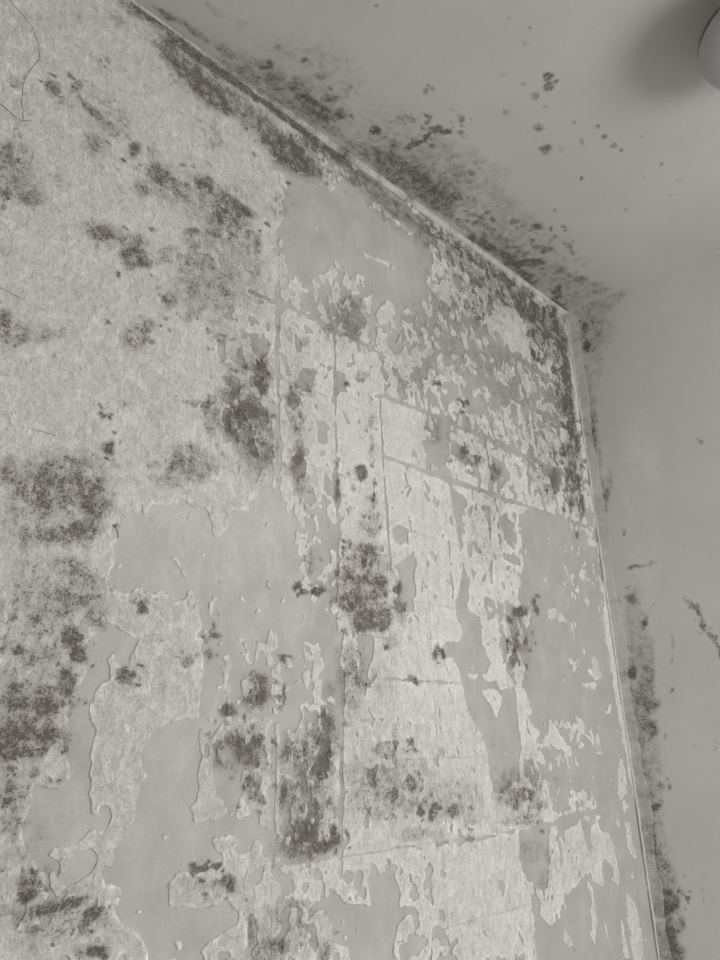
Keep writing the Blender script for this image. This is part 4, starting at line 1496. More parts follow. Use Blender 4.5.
CEILING_MOULD = """-1532 -18 23 0 0 9 70 2
-1475 -25 49 -2 1 9 66 2
-1394 -34 28 0 1 10 53 2
-1327 -21 30 0 2 20 57 3
-1277 -44 31 0 3 22 62 3
-1225 -65 36 -5 5 20 60 2
-1319 -62 14 -13 9 12 71 3
-1184 -52 47 -2 4 21 75 5
-1145 -55 33 -4 6 18 81 9
-1114 -76 10 -9 12 12 66 7
-1161 -93 16 -15 9 10 75 2
-1326 -117 9 -8 6 7 57 6
-1266 -129 6 -6 6 7 71 1
-1466 -93 22 -4 1 9 44 1
-1412 -100 15 -2 2 11 38 1
-1218 -124 9 -9 8 9 48 1
-1145 -140 8 -8 7 8 48 1
-1025 -101 10 -10 11 10 86 1
-945 -91 25 -23 23 22 44 1
-989 -50 37 -5 8 19 53 1
-939 -52 57 -2 6 20 66 2
-894 -68 76 -3 8 23 69 2
-824 -67 62 -2 9 23 75 3
-741 -65 66 -1 9 21 79 3
-758 -79 31 -4 8 15 62 10
-712 -92 5 -15 14 6 90 3
-1020 -251 5 -5 6 5 71 1
-906 -260 7 -6 9 7 66 1
-1008 -165 8 -8 6 6 57 1
-985 -178 7 -6 7 6 62 1
-871 -233 7 -7 7 6 66 1
-956 -205 6 -2 8 12 76 1
-925 -132 7 -29 9 4 84 1
-921 -173 -5 -18 8 0 90 1
-919 -204 17 -10 6 6 86 1
-898 -212 2 -14 9 2 76 1
-887 -163 7 -7 7 6 66 1
-746 -173 7 -7 11 8 71 1
-726 -149 8 -7 7 5 57 1
-775 -142 26 -24 33 26 44 1
-836 -127 58 -8 13 27 35 1
-661 -119 6 -5 9 7 57 1
-1088 -81 76 -3 13 52 22 1
-1228 -165 65 -5 9 45 22 1
-772 -187 92 -6 16 37 26 1
-712 -220 19 -17 23 16 26 1
-445 -173 12 -12 13 8 90 2
-617 -80 8 -8 10 7 66 1
-589 -89 8 -8 10 7 71 1
-587 -64 7 -7 10 8 66 1
-560 -105 8 -8 10 7 66 1
-510 -141 10 -10 11 7 66 1
-596 -111 6 -6 7 5 57 1
-532 -75 44 -4 8 13 53 1
-538 -16 11 -10 14 11 90 2
-480 -27 55 -1 9 17 79 7
-463 -61 28 -26 34 24 53 10
-388 -37 59 1 9 17 84 3
-318 -68 32 -42 18 10 81 1
-373 -69 22 -20 20 13 57 2
-334 -137 12 -19 18 9 71 1
-366 -126 13 -12 12 8 66 1
-249 -16 54 0 16 25 75 7
-346 -23 51 -1 13 21 62 3
-220 -112 14 -13 18 11 62 1
-171 -101 21 -19 42 25 48 5
-127 -128 19 -17 19 11 71 1
-67 -147 19 -24 16 7 44 1
-121 -46 14 -13 39 24 71 1
-300 -193 9 -8 12 7 66 1
-371 -218 5 -5 8 5 66 1
-369 -185 6 -6 8 5 57 1
-210 -175 23 -21 27 15 31 1
-67 -3 59 -13 16 15 86 2
-64 -37 49 -45 51 30 40 4
-54 -69 45 -81 33 15 40 3
-30 -144 15 -26 16 7 57 1
-1229 -53 105 -2 7 40 46 3
-1362 -32 62 -1 3 24 40 2
-912 -78 145 -3 15 45 46 2
-764 -84 115 -3 16 41 53 4
-840 -146 107 -5 22 59 35 1
-426 -52 137 -2 26 47 51 5
-218 -58 127 -35 56 54 44 3
-451 -121 156 -5 42 76 32 1
-80 -83 57 -88 64 30 40 2
-1203 -138 90 -5 12 61 30 1
-186 -38 132 -12 41 51 22 2
-518 -116 150 -5 33 62 22 1
-297 -107 142 -41 51 51 19 1
-856 -460 7 -7 9 6 90 1
-830 -449 8 -8 12 7 90 1
-830 -466 3 -8 5 2 66 1
-832 -414 8 -8 9 6 66 1
-751 -370 9 -8 10 7 74 1
-679 -345 10 -9 11 7 90 1
-702 -437 4 -4 5 3 86 1
-648 -471 5 -5 6 3 86 1
-606 -465 5 -5 6 3 66 1
-564 -466 7 -7 9 5 66 1
-538 -469 4 -4 6 3 90 1
-521 -356 5 -4 6 4 90 1
-421 -520 6 -5 7 3 57 1
-881 -415 4 -4 4 3 76 1
-843 -343 7 -6 7 5 48 1
-936 -395 6 -6 6 4 38 1
-1031 -483 4 -3 4 2 57 1
-985 -500 4 -4 3 2 48 1
-962 -473 6 -6 6 4 38 1
-541 -527 4 -4 5 3 57 1
-407 -471 6 -5 7 3 38 1
-326 -528 10 -9 7 3 43 1
-290 -491 12 -11 8 3 33 1
-325 -379 4 -4 8 4 57 1
-471 -243 4 -4 7 4 66 1
-1245 -317 4 -4 3 3 90 1
-643 -370 5 -5 9 5 33 1
-789 -413 5 -5 5 3 48 1
-633 -419 4 -3 11 6 57 1
-832 -489 5 -5 7 4 19 1
-1105 -33 61 -1 3 13 55 3
-997 -30 72 0 5 17 55 2
-879 -30 90 -1 7 21 72 2
-746 -35 99 -1 7 18 77 2
-625 -34 50 0 6 13 66 2
-314 -12 79 0 11 18 66 3
-1263 -7 59 0 2 13 55 2
-1356 -7 46 0 1 10 48 2
-1186 -20 62 0 2 13 62 4
-521 -25 54 0 8 17 62 2
-959 -121 165 -7 21 69 30 1
-651 -128 171 -7 35 76 32 2
-370 -135 170 -21 56 76 28 2
-1258 -104 109 -4 8 52 28 2
-1480 -22 4 2 -1 3 63 1
-1558 -38 2 -1 1 2 46 1
-1536 -18 3 2 -1 2 64 1
-1409 -24 6 0 1 4 45 1
-1409 -25 4 1 0 3 62 1
-1448 -25 5 1 0 3 46 1
-1380 -17 5 3 -1 3 36 1
-1338 -28 6 3 -1 4 39 1
-1365 -40 5 -3 2 4 60 2
-1326 -52 4 -1 1 3 52 2
-1242 -70 5 0 0 4 51 2
-1201 -19 6 -2 2 5 63 2
-1295 -43 4 -2 1 3 64 1
-1254 -37 4 -1 1 3 60 1
-1163 -81 3 -1 1 2 64 1
-1339 -38 4 0 0 3 65 2
-1355 -38 4 2 -1 3 67 2
-1345 -57 4 -1 1 3 73 2
-1116 -89 6 -2 2 4 48 3
-1098 -36 5 3 -1 3 50 3
-1250 -75 4 2 -1 2 75 3
-1209 -41 4 1 0 3 78 5
-1093 -92 6 -2 2 4 85 5
-1088 -45 6 2 0 4 74 5
-1148 -78 4 -2 2 3 50 4
-1147 -70 5 1 0 3 67 4
-1145 -78 4 -2 2 3 53 4
-1131 -127 5 1 0 3 55 1
-1182 -61 6 0 0 4 74 1
-1176 -113 7 1 0 5 60 1
-1311 -115 4 1 0 3 43 4
-1305 -119 3 -1 1 2 49 4
-1339 -128 5 -1 1 4 39 4
-1275 -148 5 2 -1 3 61 1
-1252 -133 5 1 0 3 46 1
-1283 -145 5 2 -1 3 61 1
-1231 -138 5 2 0 3 47 1
-1210 -147 3 1 0 2 51 1
-1204 -152 3 1 0 2 50 1
-1135 -119 6 -1 1 4 50 1
-1127 -144 7 2 0 4 40 1
-1145 -159 4 -2 2 2 48 1
-1009 -72 6 1 1 4 64 1
-989 -100 6 -1 1 4 75 1
-994 -115 5 -1 1 3 64 1
-899 -48 8 3 0 4 44 1
-954 -84 7 2 0 4 41 1
-1055 -35 4 2 -1 2 53 1
-932 -82 7 -3 3 5 69 1
-991 -29 6 -3 3 4 66 1
-832 -19 4 -1 2 3 62 1
-994 -87 5 0 0 3 70 1
-842 -121 8 3 0 4 59 1
-988 -59 7 -2 3 5 52 1
-784 -105 5 2 0 3 80 2
-746 -43 8 1 1 4 69 2
-926 -93 4 0 1 3 63 2
-627 -70 10 2 1 5 72 2
-802 -93 5 -1 2 3 65 2
-709 -76 6 0 2 3 53 6
-827 -89 8 -2 3 5 51 6
-789 -58 8 3 0 4 45 6
-689 -96 7 3 -1 3 83 2
-679 -110 6 0 1 3 81 2
-706 -131 7 3 -1 3 81 2
-1027 -263 6 1 0 3 77 1
-1025 -266 4 1 0 2 49 1
-1015 -267 6 -3 3 4 64 1
-933 -263 7 -3 3 4 48 1
-888 -276 6 0 1 3 68 1
-886 -252 7 -1 2 4 64 1
-1015 -143 6 -1 1 4 61 1
-1011 -180 6 1 0 4 42 1
-988 -163 7 2 -1 4 50 1
-998 -165 4 -1 1 2 60 1
-1000 -179 8 3 -1 4 63 1
-996 -189 5 -1 1 3 50 1
-856 -240 8 2 -1 4 44 1
-854 -229 8 0 1 4 51 1
-894 -230 7 0 1 4 66 1
-973 -209 6 2 -1 3 80 1
-974 -210 7 -3 3 4 60 1
-949 -181 8 1 1 4 67 1
-938 -148 7 2 0 4 70 1
-937 -139 7 2 0 4 79 1
-902 -173 7 1 0 4 88 1
-918 -196 6 -3 3 4 75 1
-925 -210 6 -3 3 3 63 1
-903 -155 7 1 1 4 70 1
-891 -219 7 -2 3 4 90 1
-939 -184 5 -3 3 3 63 1
-951 -195 4 1 0 2 64 1
-898 -236 4 -1 1 3 75 1
-909 -240 5 -1 1 3 66 1
-906 -177 8 0 1 4 53 1
-869 -180 9 2 0 4 64 1
-878 -182 7 0 1 4 60 1
-867 -172 5 2 0 2 45 1
-723 -151 5 -1 2 3 61 1
-739 -198 4 -2 2 2 50 1
-765 -195 9 0 2 5 59 1
-731 -164 9 1 1 5 39 1
-708 -161 7 3 -1 3 37 1
-742 -131 7 1 0 3 46 1
-645 -110 9 2 1 4 50 1
-653 -105 6 2 0 3 46 1
-678 -119 5 -2 3 3 61 1
-421 -155 7 0 2 3 90 1
-445 -152 9 1 1 4 71 1
-410 -194 9 3 0 4 90 1
-646 -77 7 -3 4 5 60 1
-638 -99 9 2 0 4 66 1
-626 -97 12 4 -1 5 45 1
-578 -75 7 -2 4 4 59 1
-583 -67 6 -2 3 4 45 1
-588 -109 7 -3 4 4 47 1
-607 -53 10 -2 4 6 68 1
-577 -79 7 -3 4 4 62 1
-605 -86 8 -1 3 5 46 1
-566 -83 5 -1 2 3 68 1
-592 -101 6 0 1 3 49 1
-593 -107 10 4 -1 4 65 1
-479 -130 11 2 1 5 69 1
-475 -144 8 -4 6 5 59 1
-532 -122 6 -2 3 3 58 1
-598 -128 5 0 1 3 45 1
-594 -128 7 -1 3 4 37 1
-600 -99 10 0 2 5 49 1
-463 -68 6 -2 3 3 36 1
-561 -48 8 0 2 5 45 1
-445 -73 7 -4 5 5 49 1
-533 -52 11 -1 4 6 69 1
-512 -21 10 0 2 5 59 1
-575 -38 9 0 3 5 70 1
-379 -20 14 5 0 6 56 4
-438 -48 7 0 2 4 56 4
-449 -65 12 1 2 5 73 4
-442 -140 11 4 -1 4 33 6
-331 -71 8 -2 4 4 69 2
-505 -36 11 4 -1 5 54 2
-256 -105 9 -1 3 4 52 1
-268 -80 10 -1 4 5 82 1
-256 -147 10 2 1 4 59 1
-354 -110 8 2 0 3 54 1
-407 -100 13 4 0 5 57 1
-402 -117 7 2 0 3 40 1
-372 -132 8 -1 3 4 49 1
-370 -94 7 -2 4 4 71 1
-307 -121 7 1 1 3 76 1
-400 -132 12 2 1 5 72 1
-395 -123 14 2 1 6 54 1
-358 -161 8 0 3 4 47 1
-140 -35 10 -2 6 6 72 4
-132 -37 8 -3 6 5 69 4
-198 -82 14 1 3 6 47 1
-168 -118 10 3 0 4 62 1
-231 -85 7 0 2 3 59 1
-90 -107 10 0 3 5 43 3
-189 -42 9 2 1 4 40 3
-256 -93 15 5 -1 5 30 3
-175 -140 10 -2 5 5 59 1
-140 -88 13 -2 6 6 59 1
-83 -153 9 -1 3 4 50 1
-199 -65 10 1 3 5 66 1
-270 -181 12 0 4 6 66 1
-322 -190 14 4 0 5 53 1
-314 -210 11 1 2 5 54 1
-376 -229 7 0 1 3 64 1
-357 -228 8 0 2 3 57 1
-387 -226 10 -2 4 5 70 1
-365 -172 9 3 0 3 54 1
-362 -174 12 2 1 5 39 1
-365 -167 11 4 -1 4 52 1
-27 -94 11 3 0 4 47 1
-82 -121 14 0 4 6 58 1
-67 -142 12 1 3 5 50 1
-1299 -98 6 3 -1 4 32 2
-1227 -119 5 1 0 3 29 2
-1150 -60 7 1 0 5 40 2
-816 -94 10 2 0 5 39 1
-1006 -71 4 -1 1 2 36 1
-998 -140 6 -2 2 4 46 1
-653 -92 7 2 0 3 36 2
-874 -101 7 -1 2 4 47 2
-875 -112 5 -2 2 3 56 2
-297 -74 8 1 2 4 51 3
-567 -77 7 0 2 4 36 3
-435 -132 8 3 0 3 36 3"""
RIGHT_MOULD = """58 2564 13 -5 -2 -18 85 1
56 2498 13 -5 -3 -21 95 1
108 2555 50 -21 -10 -71 35 1
101 2623 77 -9 3 -31 40 2
21 2368 10 -3 -5 -34 70 1
33 2310 13 -4 -5 -34 55 1
35 2205 8 -1 -3 -74 70 1
8 2128 12 -3 -4 -29 85 1
45 2118 6 -2 -6 -38 50 1
48 1987 9 -2 -4 -25 85 1
63 2031 12 -3 -6 -37 40 1
36 1974 6 -1 -4 -94 50 1
96 1757 23 2 1 -6 75 1
74 1670 17 -2 -2 -14 70 1
99 1599 7 -4 -13 -22 75 1
78 1551 27 -3 -9 -60 40 1
42 1467 14 -1 -4 -24 95 1
76 1417 19 -1 -17 -104 55 1
78 1380 27 -2 -3 -15 65 1
72 1313 15 -4 -10 -22 78 1
48 1361 24 -1 -16 -103 55 1
97 1495 16 -1 -9 -53 45 1
15 1189 24 2 -4 -59 65 1
32 1159 13 0 -2 -15 70 1
52 1126 13 0 -2 -10 90 1
73 1174 13 0 -2 -12 60 1
96 1172 5 0 -1 -7 60 1
27 1063 13 2 0 -47 78 1
32 1016 13 1 -2 -14 75 1
53 990 10 1 -2 -14 85 1
37 952 18 1 -5 -32 50 7
47 908 17 1 -8 -45 72 3
31 892 10 2 1 -26 90 1
58 903 15 1 -4 -22 80 1
37 820 17 4 0 -47 92 1
67 855 12 1 -3 -20 65 1
51 790 19 2 -3 -19 75 1
96 917 7 1 -1 -7 70 1
75 933 5 0 -1 -6 80 1
23 963 26 5 -1 -136 30 1
50 1238 37 3 -7 -149 35 1
220 1641 7 -8 -3 -3 60 1
235 1625 8 -10 -4 -4 75 1
244 1602 6 1 3 -18 80 1
249 1572 6 3 6 -17 80 1
262 1545 8 -12 -5 -4 75 1
274 1517 6 3 6 -16 80 1
281 1488 6 2 3 -19 75 1
159 1516 5 -1 -7 -42 35 1
166 1542 5 -1 -3 -16 50 1
142 1412 5 0 -1 -5 80 1
80 1858 5 -1 -1 -5 80 1
335 2082 6 -2 -1 -4 80 1
239 1798 5 -1 -1 -8 35 1
147 960 9 4 4 -20 20 1
132 915 4 1 2 -46 30 1
118 985 7 0 -1 -5 30 1
176 1273 7 0 -1 -5 35 1
228 1264 5 0 -1 -5 45 1
87 2190 30 -9 -7 -45 20 1
80 2548 45 -18 -12 -85 45 1
30 2241 25 -6 -15 -203 42 1
51 1418 38 0 -13 -158 50 1
33 1164 37 4 -6 -122 50 1
35 930 36 7 -1 -134 55 2
73 1608 28 -3 -17 -110 38 1
136 2637 82 -5 4 -31 40 1
74 2439 25 -9 -20 -138 30 1
27 692 24 6 -1 -82 70 2
22 571 24 7 0 -59 60 2
37 2533 5 -4 -2 -3 83 1
81 2575 4 -8 -4 -2 78 1
50 2594 6 -5 -2 -4 80 1
73 2473 2 -7 -4 -1 71 1
36 2481 6 -6 -3 -3 69 1
78 2484 4 -3 -1 -3 65 1
40 2425 5 -8 -4 -3 56 1
48 2256 6 -6 -3 -3 55 1
47 2277 5 -3 -1 -3 50 1
38 2046 5 -4 -2 -3 34 1
62 2186 2 -6 -3 -1 44 1
66 2008 4 -2 -1 -3 75 1
36 1954 3 -5 -3 -2 84 1
37 1943 4 -7 -4 -2 56 1
46 1919 3 -4 -2 -2 34 1
45 1870 2 -6 -4 -1 43 1
153 1759 4 -2 -1 -3 54 1
134 1755 4 -5 -3 -2 60 1
141 1762 3 -6 -4 -2 58 1
95 1686 1 -4 -3 -1 52 1
36 1668 4 -6 -3 -3 70 1
68 1701 5 -3 -2 -3 68 1
70 1544 5 -4 -2 -3 49 1
131 1644 6 -3 -2 -4 50 1
80 1554 5 -4 -3 -3 48 1
36 1421 2 -6 -4 -2 90 1
77 1507 6 -4 -2 -4 42 1
129 1446 4 -2 -2 -2 51 1
93 1333 2 -3 -2 -1 47 1
90 1413 2 -5 -3 -2 51 1
47 1413 4 -5 -3 -3 40 1
88 1349 2 -3 -2 -2 54 1
105 1296 1 -6 -4 -1 55 1
91 1398 5 -3 -2 -3 45 1
107 1388 2 -4 -3 -1 42 1
83 1406 6 -2 -2 -3 32 1
57 1509 4 -2 -1 -2 33 1
97 1406 6 -2 -1 -4 40 1
36 1273 3 -5 -3 -2 43 1
49 1176 1 -4 -3 -1 64 1
40 1137 2 -3 -2 -1 75 1
69 1139 2 -5 -4 -2 54 1
47 1169 1 -5 -3 -1 37 1
94 1191 2 -3 -2 -2 44 1
87 1163 1 -3 -2 -1 40 1
96 1186 5 -2 -2 -3 40 1
96 1158 2 -2 -1 -2 47 1
91 1186 5 -2 -2 -3 57 1
59 1084 2 -3 -2 -2 53 1
44 1145 4 -1 -1 -2 79 1
40 1007 2 -5 -4 -2 47 1
37 1052 6 -1 -2 -3 73 1
44 1001 2 -4 -3 -1 59 1
48 1032 3 -4 -3 -2 74 1
58 971 4 -1 -2 -3 74 1
44 1019 3 -2 -2 -2 86 1
47 1011 4 -3 -3 -3 76 1
57 863 2 -2 -2 -2 62 2
92 968 1 -3 -2 -1 72 2
47 895 1 -3 -2 -1 72 1
88 930 2 -4 -3 -2 53 1
92 908 4 -2 -2 -3 69 1
88 924 4 -2 -2 -2 77 1
39 894 4 0 -1 -2 61 1
96 880 4 -2 -2 -3 52 1
84 892 2 -4 -3 -2 58 1
68 816 3 -1 -1 -2 41 1
59 757 3 -1 -2 -2 59 1
58 760 5 -1 -2 -3 76 1
85 913 2 -3 -2 -1 52 1
110 931 3 -4 -3 -2 64 1
102 933 6 -1 -1 -3 70 1
85 934 2 -4 -3 -2 75 1
83 925 2 -3 -2 -2 58 1
82 942 2 -2 -2 -2 60 1
225 1622 3 -6 -4 -2 56 1
216 1655 4 -3 -2 -3 36 1
232 1639 4 -4 -2 -2 55 1
249 1628 2 -6 -3 -2 71 1
254 1613 2 -4 -2 -1 57 1
243 1609 6 -2 -2 -4 74 1
230 1590 3 -3 -2 -2 61 1
251 1563 3 -3 -2 -2 51 1
241 1630 5 -3 -2 -3 49 1
235 1564 4 -2 -1 -3 60 1
231 1615 2 -3 -2 -1 50 1
241 1552 3 -4 -3 -2 61 1
266 1559 1 -5 -3 -1 62 1
247 1549 1 -4 -3 -1 58 1
279 1513 2 -5 -3 -1 67 1
277 1537 5 -2 -1 -4 80 1
285 1491 2 -4 -3 -2 76 1
259 1512 4 -1 -1 -2 58 1
290 1448 2 -6 -3 -2 63 1
296 1472 2 -5 -3 -2 46 1
290 1449 1 -5 -3 -1 74 1
171 1574 4 -4 -3 -3 33 1
162 1566 4 -2 -1 -2 39 1
166 1576 3 -1 -1 -2 33 1
136 1405 4 -2 -1 -2 72 1
137 1419 3 -3 -2 -2 61 1
136 1419 3 -1 -1 -2 49 1
85 1867 5 -4 -2 -3 66 1
73 1864 4 -2 -1 -2 62 1
78 1869 3 -3 -2 -2 50 1
322 2089 3 -5 -2 -2 67 1
332 2073 4 -4 -2 -3 63 1
327 2089 1 -7 -3 -1 66 1
232 1276 3 -4 -3 -2 45 1
220 1260 1 -3 -2 -1 31 1
227 1256 3 -1 -1 -2 38 1
63 1332 4 -2 -2 -2 48 1
78 1507 3 -2 -1 -2 35 1
59 1091 5 -3 -3 -3 43 1
64 1246 4 -4 -3 -3 40 1
38 1084 6 -1 -2 -4 50 1
40 857 1 -3 -3 -1 42 1
46 631 1 -3 -2 -1 48 1
46 765 2 -2 -2 -2 47 1
86 692 4 0 -1 -3 46 1"""
RIGHT_PATCH = """142 2247 187 2243 236 2178 202 1935 141 1599 78 1551 80 1780 93 2024"""
WALL_CRACK = """-1799 2460 -1775 2449 -1754 2431 -1743 2406 -1736 2378 -1746 2352 -1755 2323 -1755 2286 -1750 2259 -1746 2237
-1783 2247 -1769 2241 -1757 2237 -1746 2237
-1746 2237 -1733 2250
-1740 1929 -1725 1927 -1710 1924
-1674 1727 -1654 1726 -1635 1725
-1536 1611 -1527 1604 -1524 1592"""

def rows(s): return [[float(v) for v in l.split()] for l in s.strip().split('\n')]
def pts(l): return np.array(l, float).reshape(-1, 2) / 1000.0

# ------------------------------------------------------------------ numeric helpers
def perlin(x, y, seed):
    rng = np.random.RandomState(seed); N = 256
    ang = rng.rand(N, N) * 2 * np.pi; gx, gy = np.cos(ang), np.sin(ang)
    xi = np.floor(x).astype(int); yi = np.floor(y).astype(int); fx = x - xi; fy = y - yi
    def g(i, j): a = (xi + i) % N; b = (yi + j) % N; return gx[a, b] * (fx - i) + gy[a, b] * (fy - j)
    sx = fx * fx * fx * (fx * (fx * 6 - 15) + 10); sy = fy * fy * fy * (fy * (fy * 6 - 15) + 10)
    a = g(0, 0) * (1 - sx) + g(1, 0) * sx; b = g(0, 1) * (1 - sx) + g(1, 1) * sx
    return (a * (1 - sy) + b * sy) * 1.5
def fbm(x, y, seed, octaves=3, gain=0.55):
    t = 0; a = 1; n = 0
    for k in range(octaves):
        t = t + a * perlin(x * 2 ** k + 17.3 * k, y * 2 ** k + 9.1 * k, seed + k); n += a; a *= gain
    return t / n
def uniform_rank(n):
    q = np.linspace(0, 1, 513); v = np.quantile(n.ravel()[::7], q)
    return np.interp(n, v, q)
def inside(P, x, y):
    r = np.zeros(x.shape, bool); n = len(P)
    for i in range(n):
        x0, y0 = P[i]; x1, y1 = P[(i + 1) % n]
        if y0 == y1: continue
        c = ((y0 > y) != (y1 > y)) & (x < (x1 - x0) * (y - y0) / (y1 - y0) + x0)
        r ^= c
    return r
def seg_dist(P, x, y, closed):
    d = np.full(x.shape, 9.0); n = len(P)
    for i in range(n if closed else n - 1):
        x0, y0 = P[i]; x1, y1 = P[(i + 1) % n]; dx, dy = x1 - x0, y1 - y0; L = dx * dx + dy * dy + 1e-12
        t = np.clip(((x - x0) * dx + (y - y0) * dy) / L, 0, 1)
        d = np.minimum(d, np.hypot(x - x0 - t * dx, y - y0 - t * dy))
    return d
def blur(a, r):
    for ax in (0, 1):
        p = np.pad(a, [(r + 1, r) if k == ax else (0, 0) for k in (0, 1)], mode='edge'); c = np.cumsum(p, ax)
        n = a.shape[ax]
        hi = np.take(c, range(2 * r + 1, 2 * r + 1 + n), ax); lo = np.take(c, range(0, n), ax)
        a = (hi - lo) / (2 * r + 1)
    return a
class Field:
    """a regular grid over a surface; arrays indexed [row v, column u]"""
    def __init__(s, u0, u1, v0, v1, h, seed):
        s.u = np.linspace(u0, u1, int(round((u1 - u0) / h)) + 1); s.v = np.linspace(v0, v1, int(round((v1 - v0) / h)) + 1)
        s.h = h; s.U, s.V = np.meshgrid(s.u, s.v); s.seed = seed
        s.WU = s.U + .007 * fbm(s.U / .035, s.V / .035, seed, 2) + .0045 * fbm(s.U / .011, s.V / .011, seed + 5, 3, .7)
        s.WV = s.V + .007 * fbm(s.U / .035, s.V / .035, seed + 9, 2) + .0045 * fbm(s.U / .011, s.V / .011, seed + 13, 3, .7)
    def window(s, P, m):
        a, b = P.min(0) - m, P.max(0) + m
        i0, i1 = np.searchsorted(s.u, a[0]), np.searchsorted(s.u, b[0]); j0, j1 = np.searchsorted(s.v, a[1]), np.searchsorted(s.v, b[1])
        return (slice(j0, j1), slice(i0, i1)) if i1 > i0 and j1 > j0 else None
    def cover(s, data):
        c = np.ones(s.U.shape)
        for l in data:
            P = pts(l[1:]); k = s.window(P, .02)
            if k: c[k] = np.where(inside(P, s.WU[k], s.WV[k]), l[0] / 100, c[k])
        return c
    def mould(s, data):
        D = np.zeros(s.U.shape); T = np.zeros(s.U.shape); Wt = np.full(s.U.shape, 1e-4)
        for l in data:
            c = np.array(l[0:2]) / 1000; M = np.array([[l[2], l[4]], [l[3], l[5]]]) / 1000
            if abs(np.linalg.det(M)) < 1e-8: M += np.eye(2) * .0012
            k = s.window(np.array([c - 1.75 * np.abs(M).sum(1), c + 1.75 * np.abs(M).sum(1)]), .01)
            if not k: continue
            I = np.linalg.inv(M); dx = s.WU[k] - c[0]; dy = s.WV[k] - c[1]
            r = np.hypot(I[0, 0] * dx + I[0, 1] * dy, I[1, 0] * dx + I[1, 1] * dy)
            a = l[6] / 100 * np.clip(1.7 - r, 0, 1) ** 1.25
            D[k] = np.maximum(D[k], a) + .10 * np.minimum(D[k], a)
            T[k] += a * l[7] / 10; Wt[k] += a
        D = D * (.92 + .5 * fbm(s.U / .022, s.V / .022, s.seed + 31, 3, .7))
        return np.clip(D, 0, .95), T / Wt

# ------------------------------------------------------------------ mesh helpers
def mesh_obj(name, verts, faces, mat, parent=None, smooth=False, marks=None):
    me = bpy.data.meshes.new(name)
    verts = np.asarray(verts, np.float32)
    if isinstance(faces, np.ndarray):
        n = len(faces); k = faces.shape[1]
        me.vertices.add(len(verts)); me.vertices.foreach_set('co', verts.ravel())
        me.loops.add(n * k); me.loops.foreach_set('vertex_index', faces.ravel().astype(np.int32))
        me.polygons.add(n); me.polygons.foreach_set('loop_start', np.arange(0, n * k, k, dtype=np.int32))
        me.update(calc_edges=True); me.validate()
    else:
        me.from_pydata([tuple(v) for v in verts], [], faces); me.update()
    if marks is not None:
        a = me.attributes.new('marks', 'FLOAT_COLOR', 'POINT'); a.data.foreach_set('color', np.asarray(marks, np.float32).ravel())
    if smooth: me.polygons.foreach_set('use_smooth', np.ones(len(me.polygons), bool))
    if mat: me.materials.append(mat)
    o = bpy.data.objects.new(name, me); COL.objects.link(o)
    if parent: o.parent = parent
    return o
def bm_obj(name, bm, mat, parent=None, smooth=False):
    me = bpy.data.meshes.new(name); bmesh.ops.recalc_face_normals(bm, faces=bm.faces); bm.to_mesh(me); bm.free(); me.materials.append(mat)
    if smooth:
        for p in me.polygons: p.use_smooth = True
    o = bpy.data.objects.new(name, me); COL.objects.link(o)
    if parent: o.parent = parent
    return o
def box(bm, x0, x1, y0, y1, z0, z1):
    v = [bm.verts.new(p) for p in ((x0, y0, z0), (x1, y0, z0), (x1, y1, z0), (x0, y1, z0), (x0, y0, z1), (x1, y0, z1), (x1, y1, z1), (x0, y1, z1))]
    for f in ((0, 3, 2, 1), (4, 5, 6, 7), (0, 1, 5, 4), (1, 2, 6, 5), (2, 3, 7, 6), (3, 0, 4, 7)): bm.faces.new([v[i] for i in f])
def lathe(bm, prof, seg=64, c=(0, 0, 0), close=False):
    rings = [[bm.verts.new((c[0] + r * math.cos(2 * math.pi * i / seg), c[1] + r * math.sin(2 * math.pi * i / seg), c[2] + z)) for i in range(seg)] for r, z in prof]
    P = list(range(len(rings))) + ([0] if close else [])
    for a, b in zip(P[:-1], P[1:]):
        for i in range(seg): bm.faces.new((rings[a][i], rings[a][(i + 1) % seg], rings[b][(i + 1) % seg], rings[b][i]))
    if not close:
        bm.faces.new(rings[0]); bm.faces.new(rings[-1])
def structure(o, label=None, cat=None):
    o['kind'] = 'structure'
    if label: o['label'] = label
    if cat: o['category'] = cat
    return o

# ------------------------------------------------------------------ materials
def new_mat(name, rough=.9):
    m = bpy.data.materials.new(name); m.use_nodes = True
    b = m.node_tree.nodes['Principled BSDF']; b.inputs['Roughness'].default_value = rough
    b.inputs['Specular IOR Level'].default_value = .25
    return m, m.node_tree, b
def N(nt, t, **kw):
    n = nt.nodes.new(t)
    for k, v in kw.items():
        if k.startswith('i_'): n.inputs[int(k[2:])].default_value = v
        else: setattr(n, k, v)
    return n
def mathn(nt, op, a, b=None, c=None, clamp=False):
    n = nt.nodes.new('ShaderNodeMath'); n.operation = op; n.use_clamp = clamp
    for i, v in enumerate((a, b, c)):
        if v is None: continue
        if isinstance(v, (int, float)): n.inputs[i].default_value = v
        else: nt.links.new(v, n.inputs[i])
    return n.outputs[0]
def noise(nt, co, scale, detail=3, rough=.6, dist=0):
    n = nt.nodes.new('ShaderNodeTexNoise'); n.inputs['Scale'].default_value = scale; n.inputs['Detail'].default_value = detail
    n.inputs['Roughness'].default_value = rough; n.inputs['Distortion'].default_value = dist
    nt.links.new(co, n.inputs['Vector']); return n.outputs[0]
def mixc(nt, f, a, b, blend='MIX'):
    n = nt.nodes.new('ShaderNodeMix'); n.data_type = 'RGBA'; n.blend_type = blend
    for s, v in ((n.inputs[0], f), (n.inputs[6], a), (n.inputs[7], b)):
        if isinstance(v, (int, float)): s.default_value = v
        elif isinstance(v, tuple): s.default_value = (*v, 1)
        else: nt.links.new(v, s)
    return n.outputs[2]
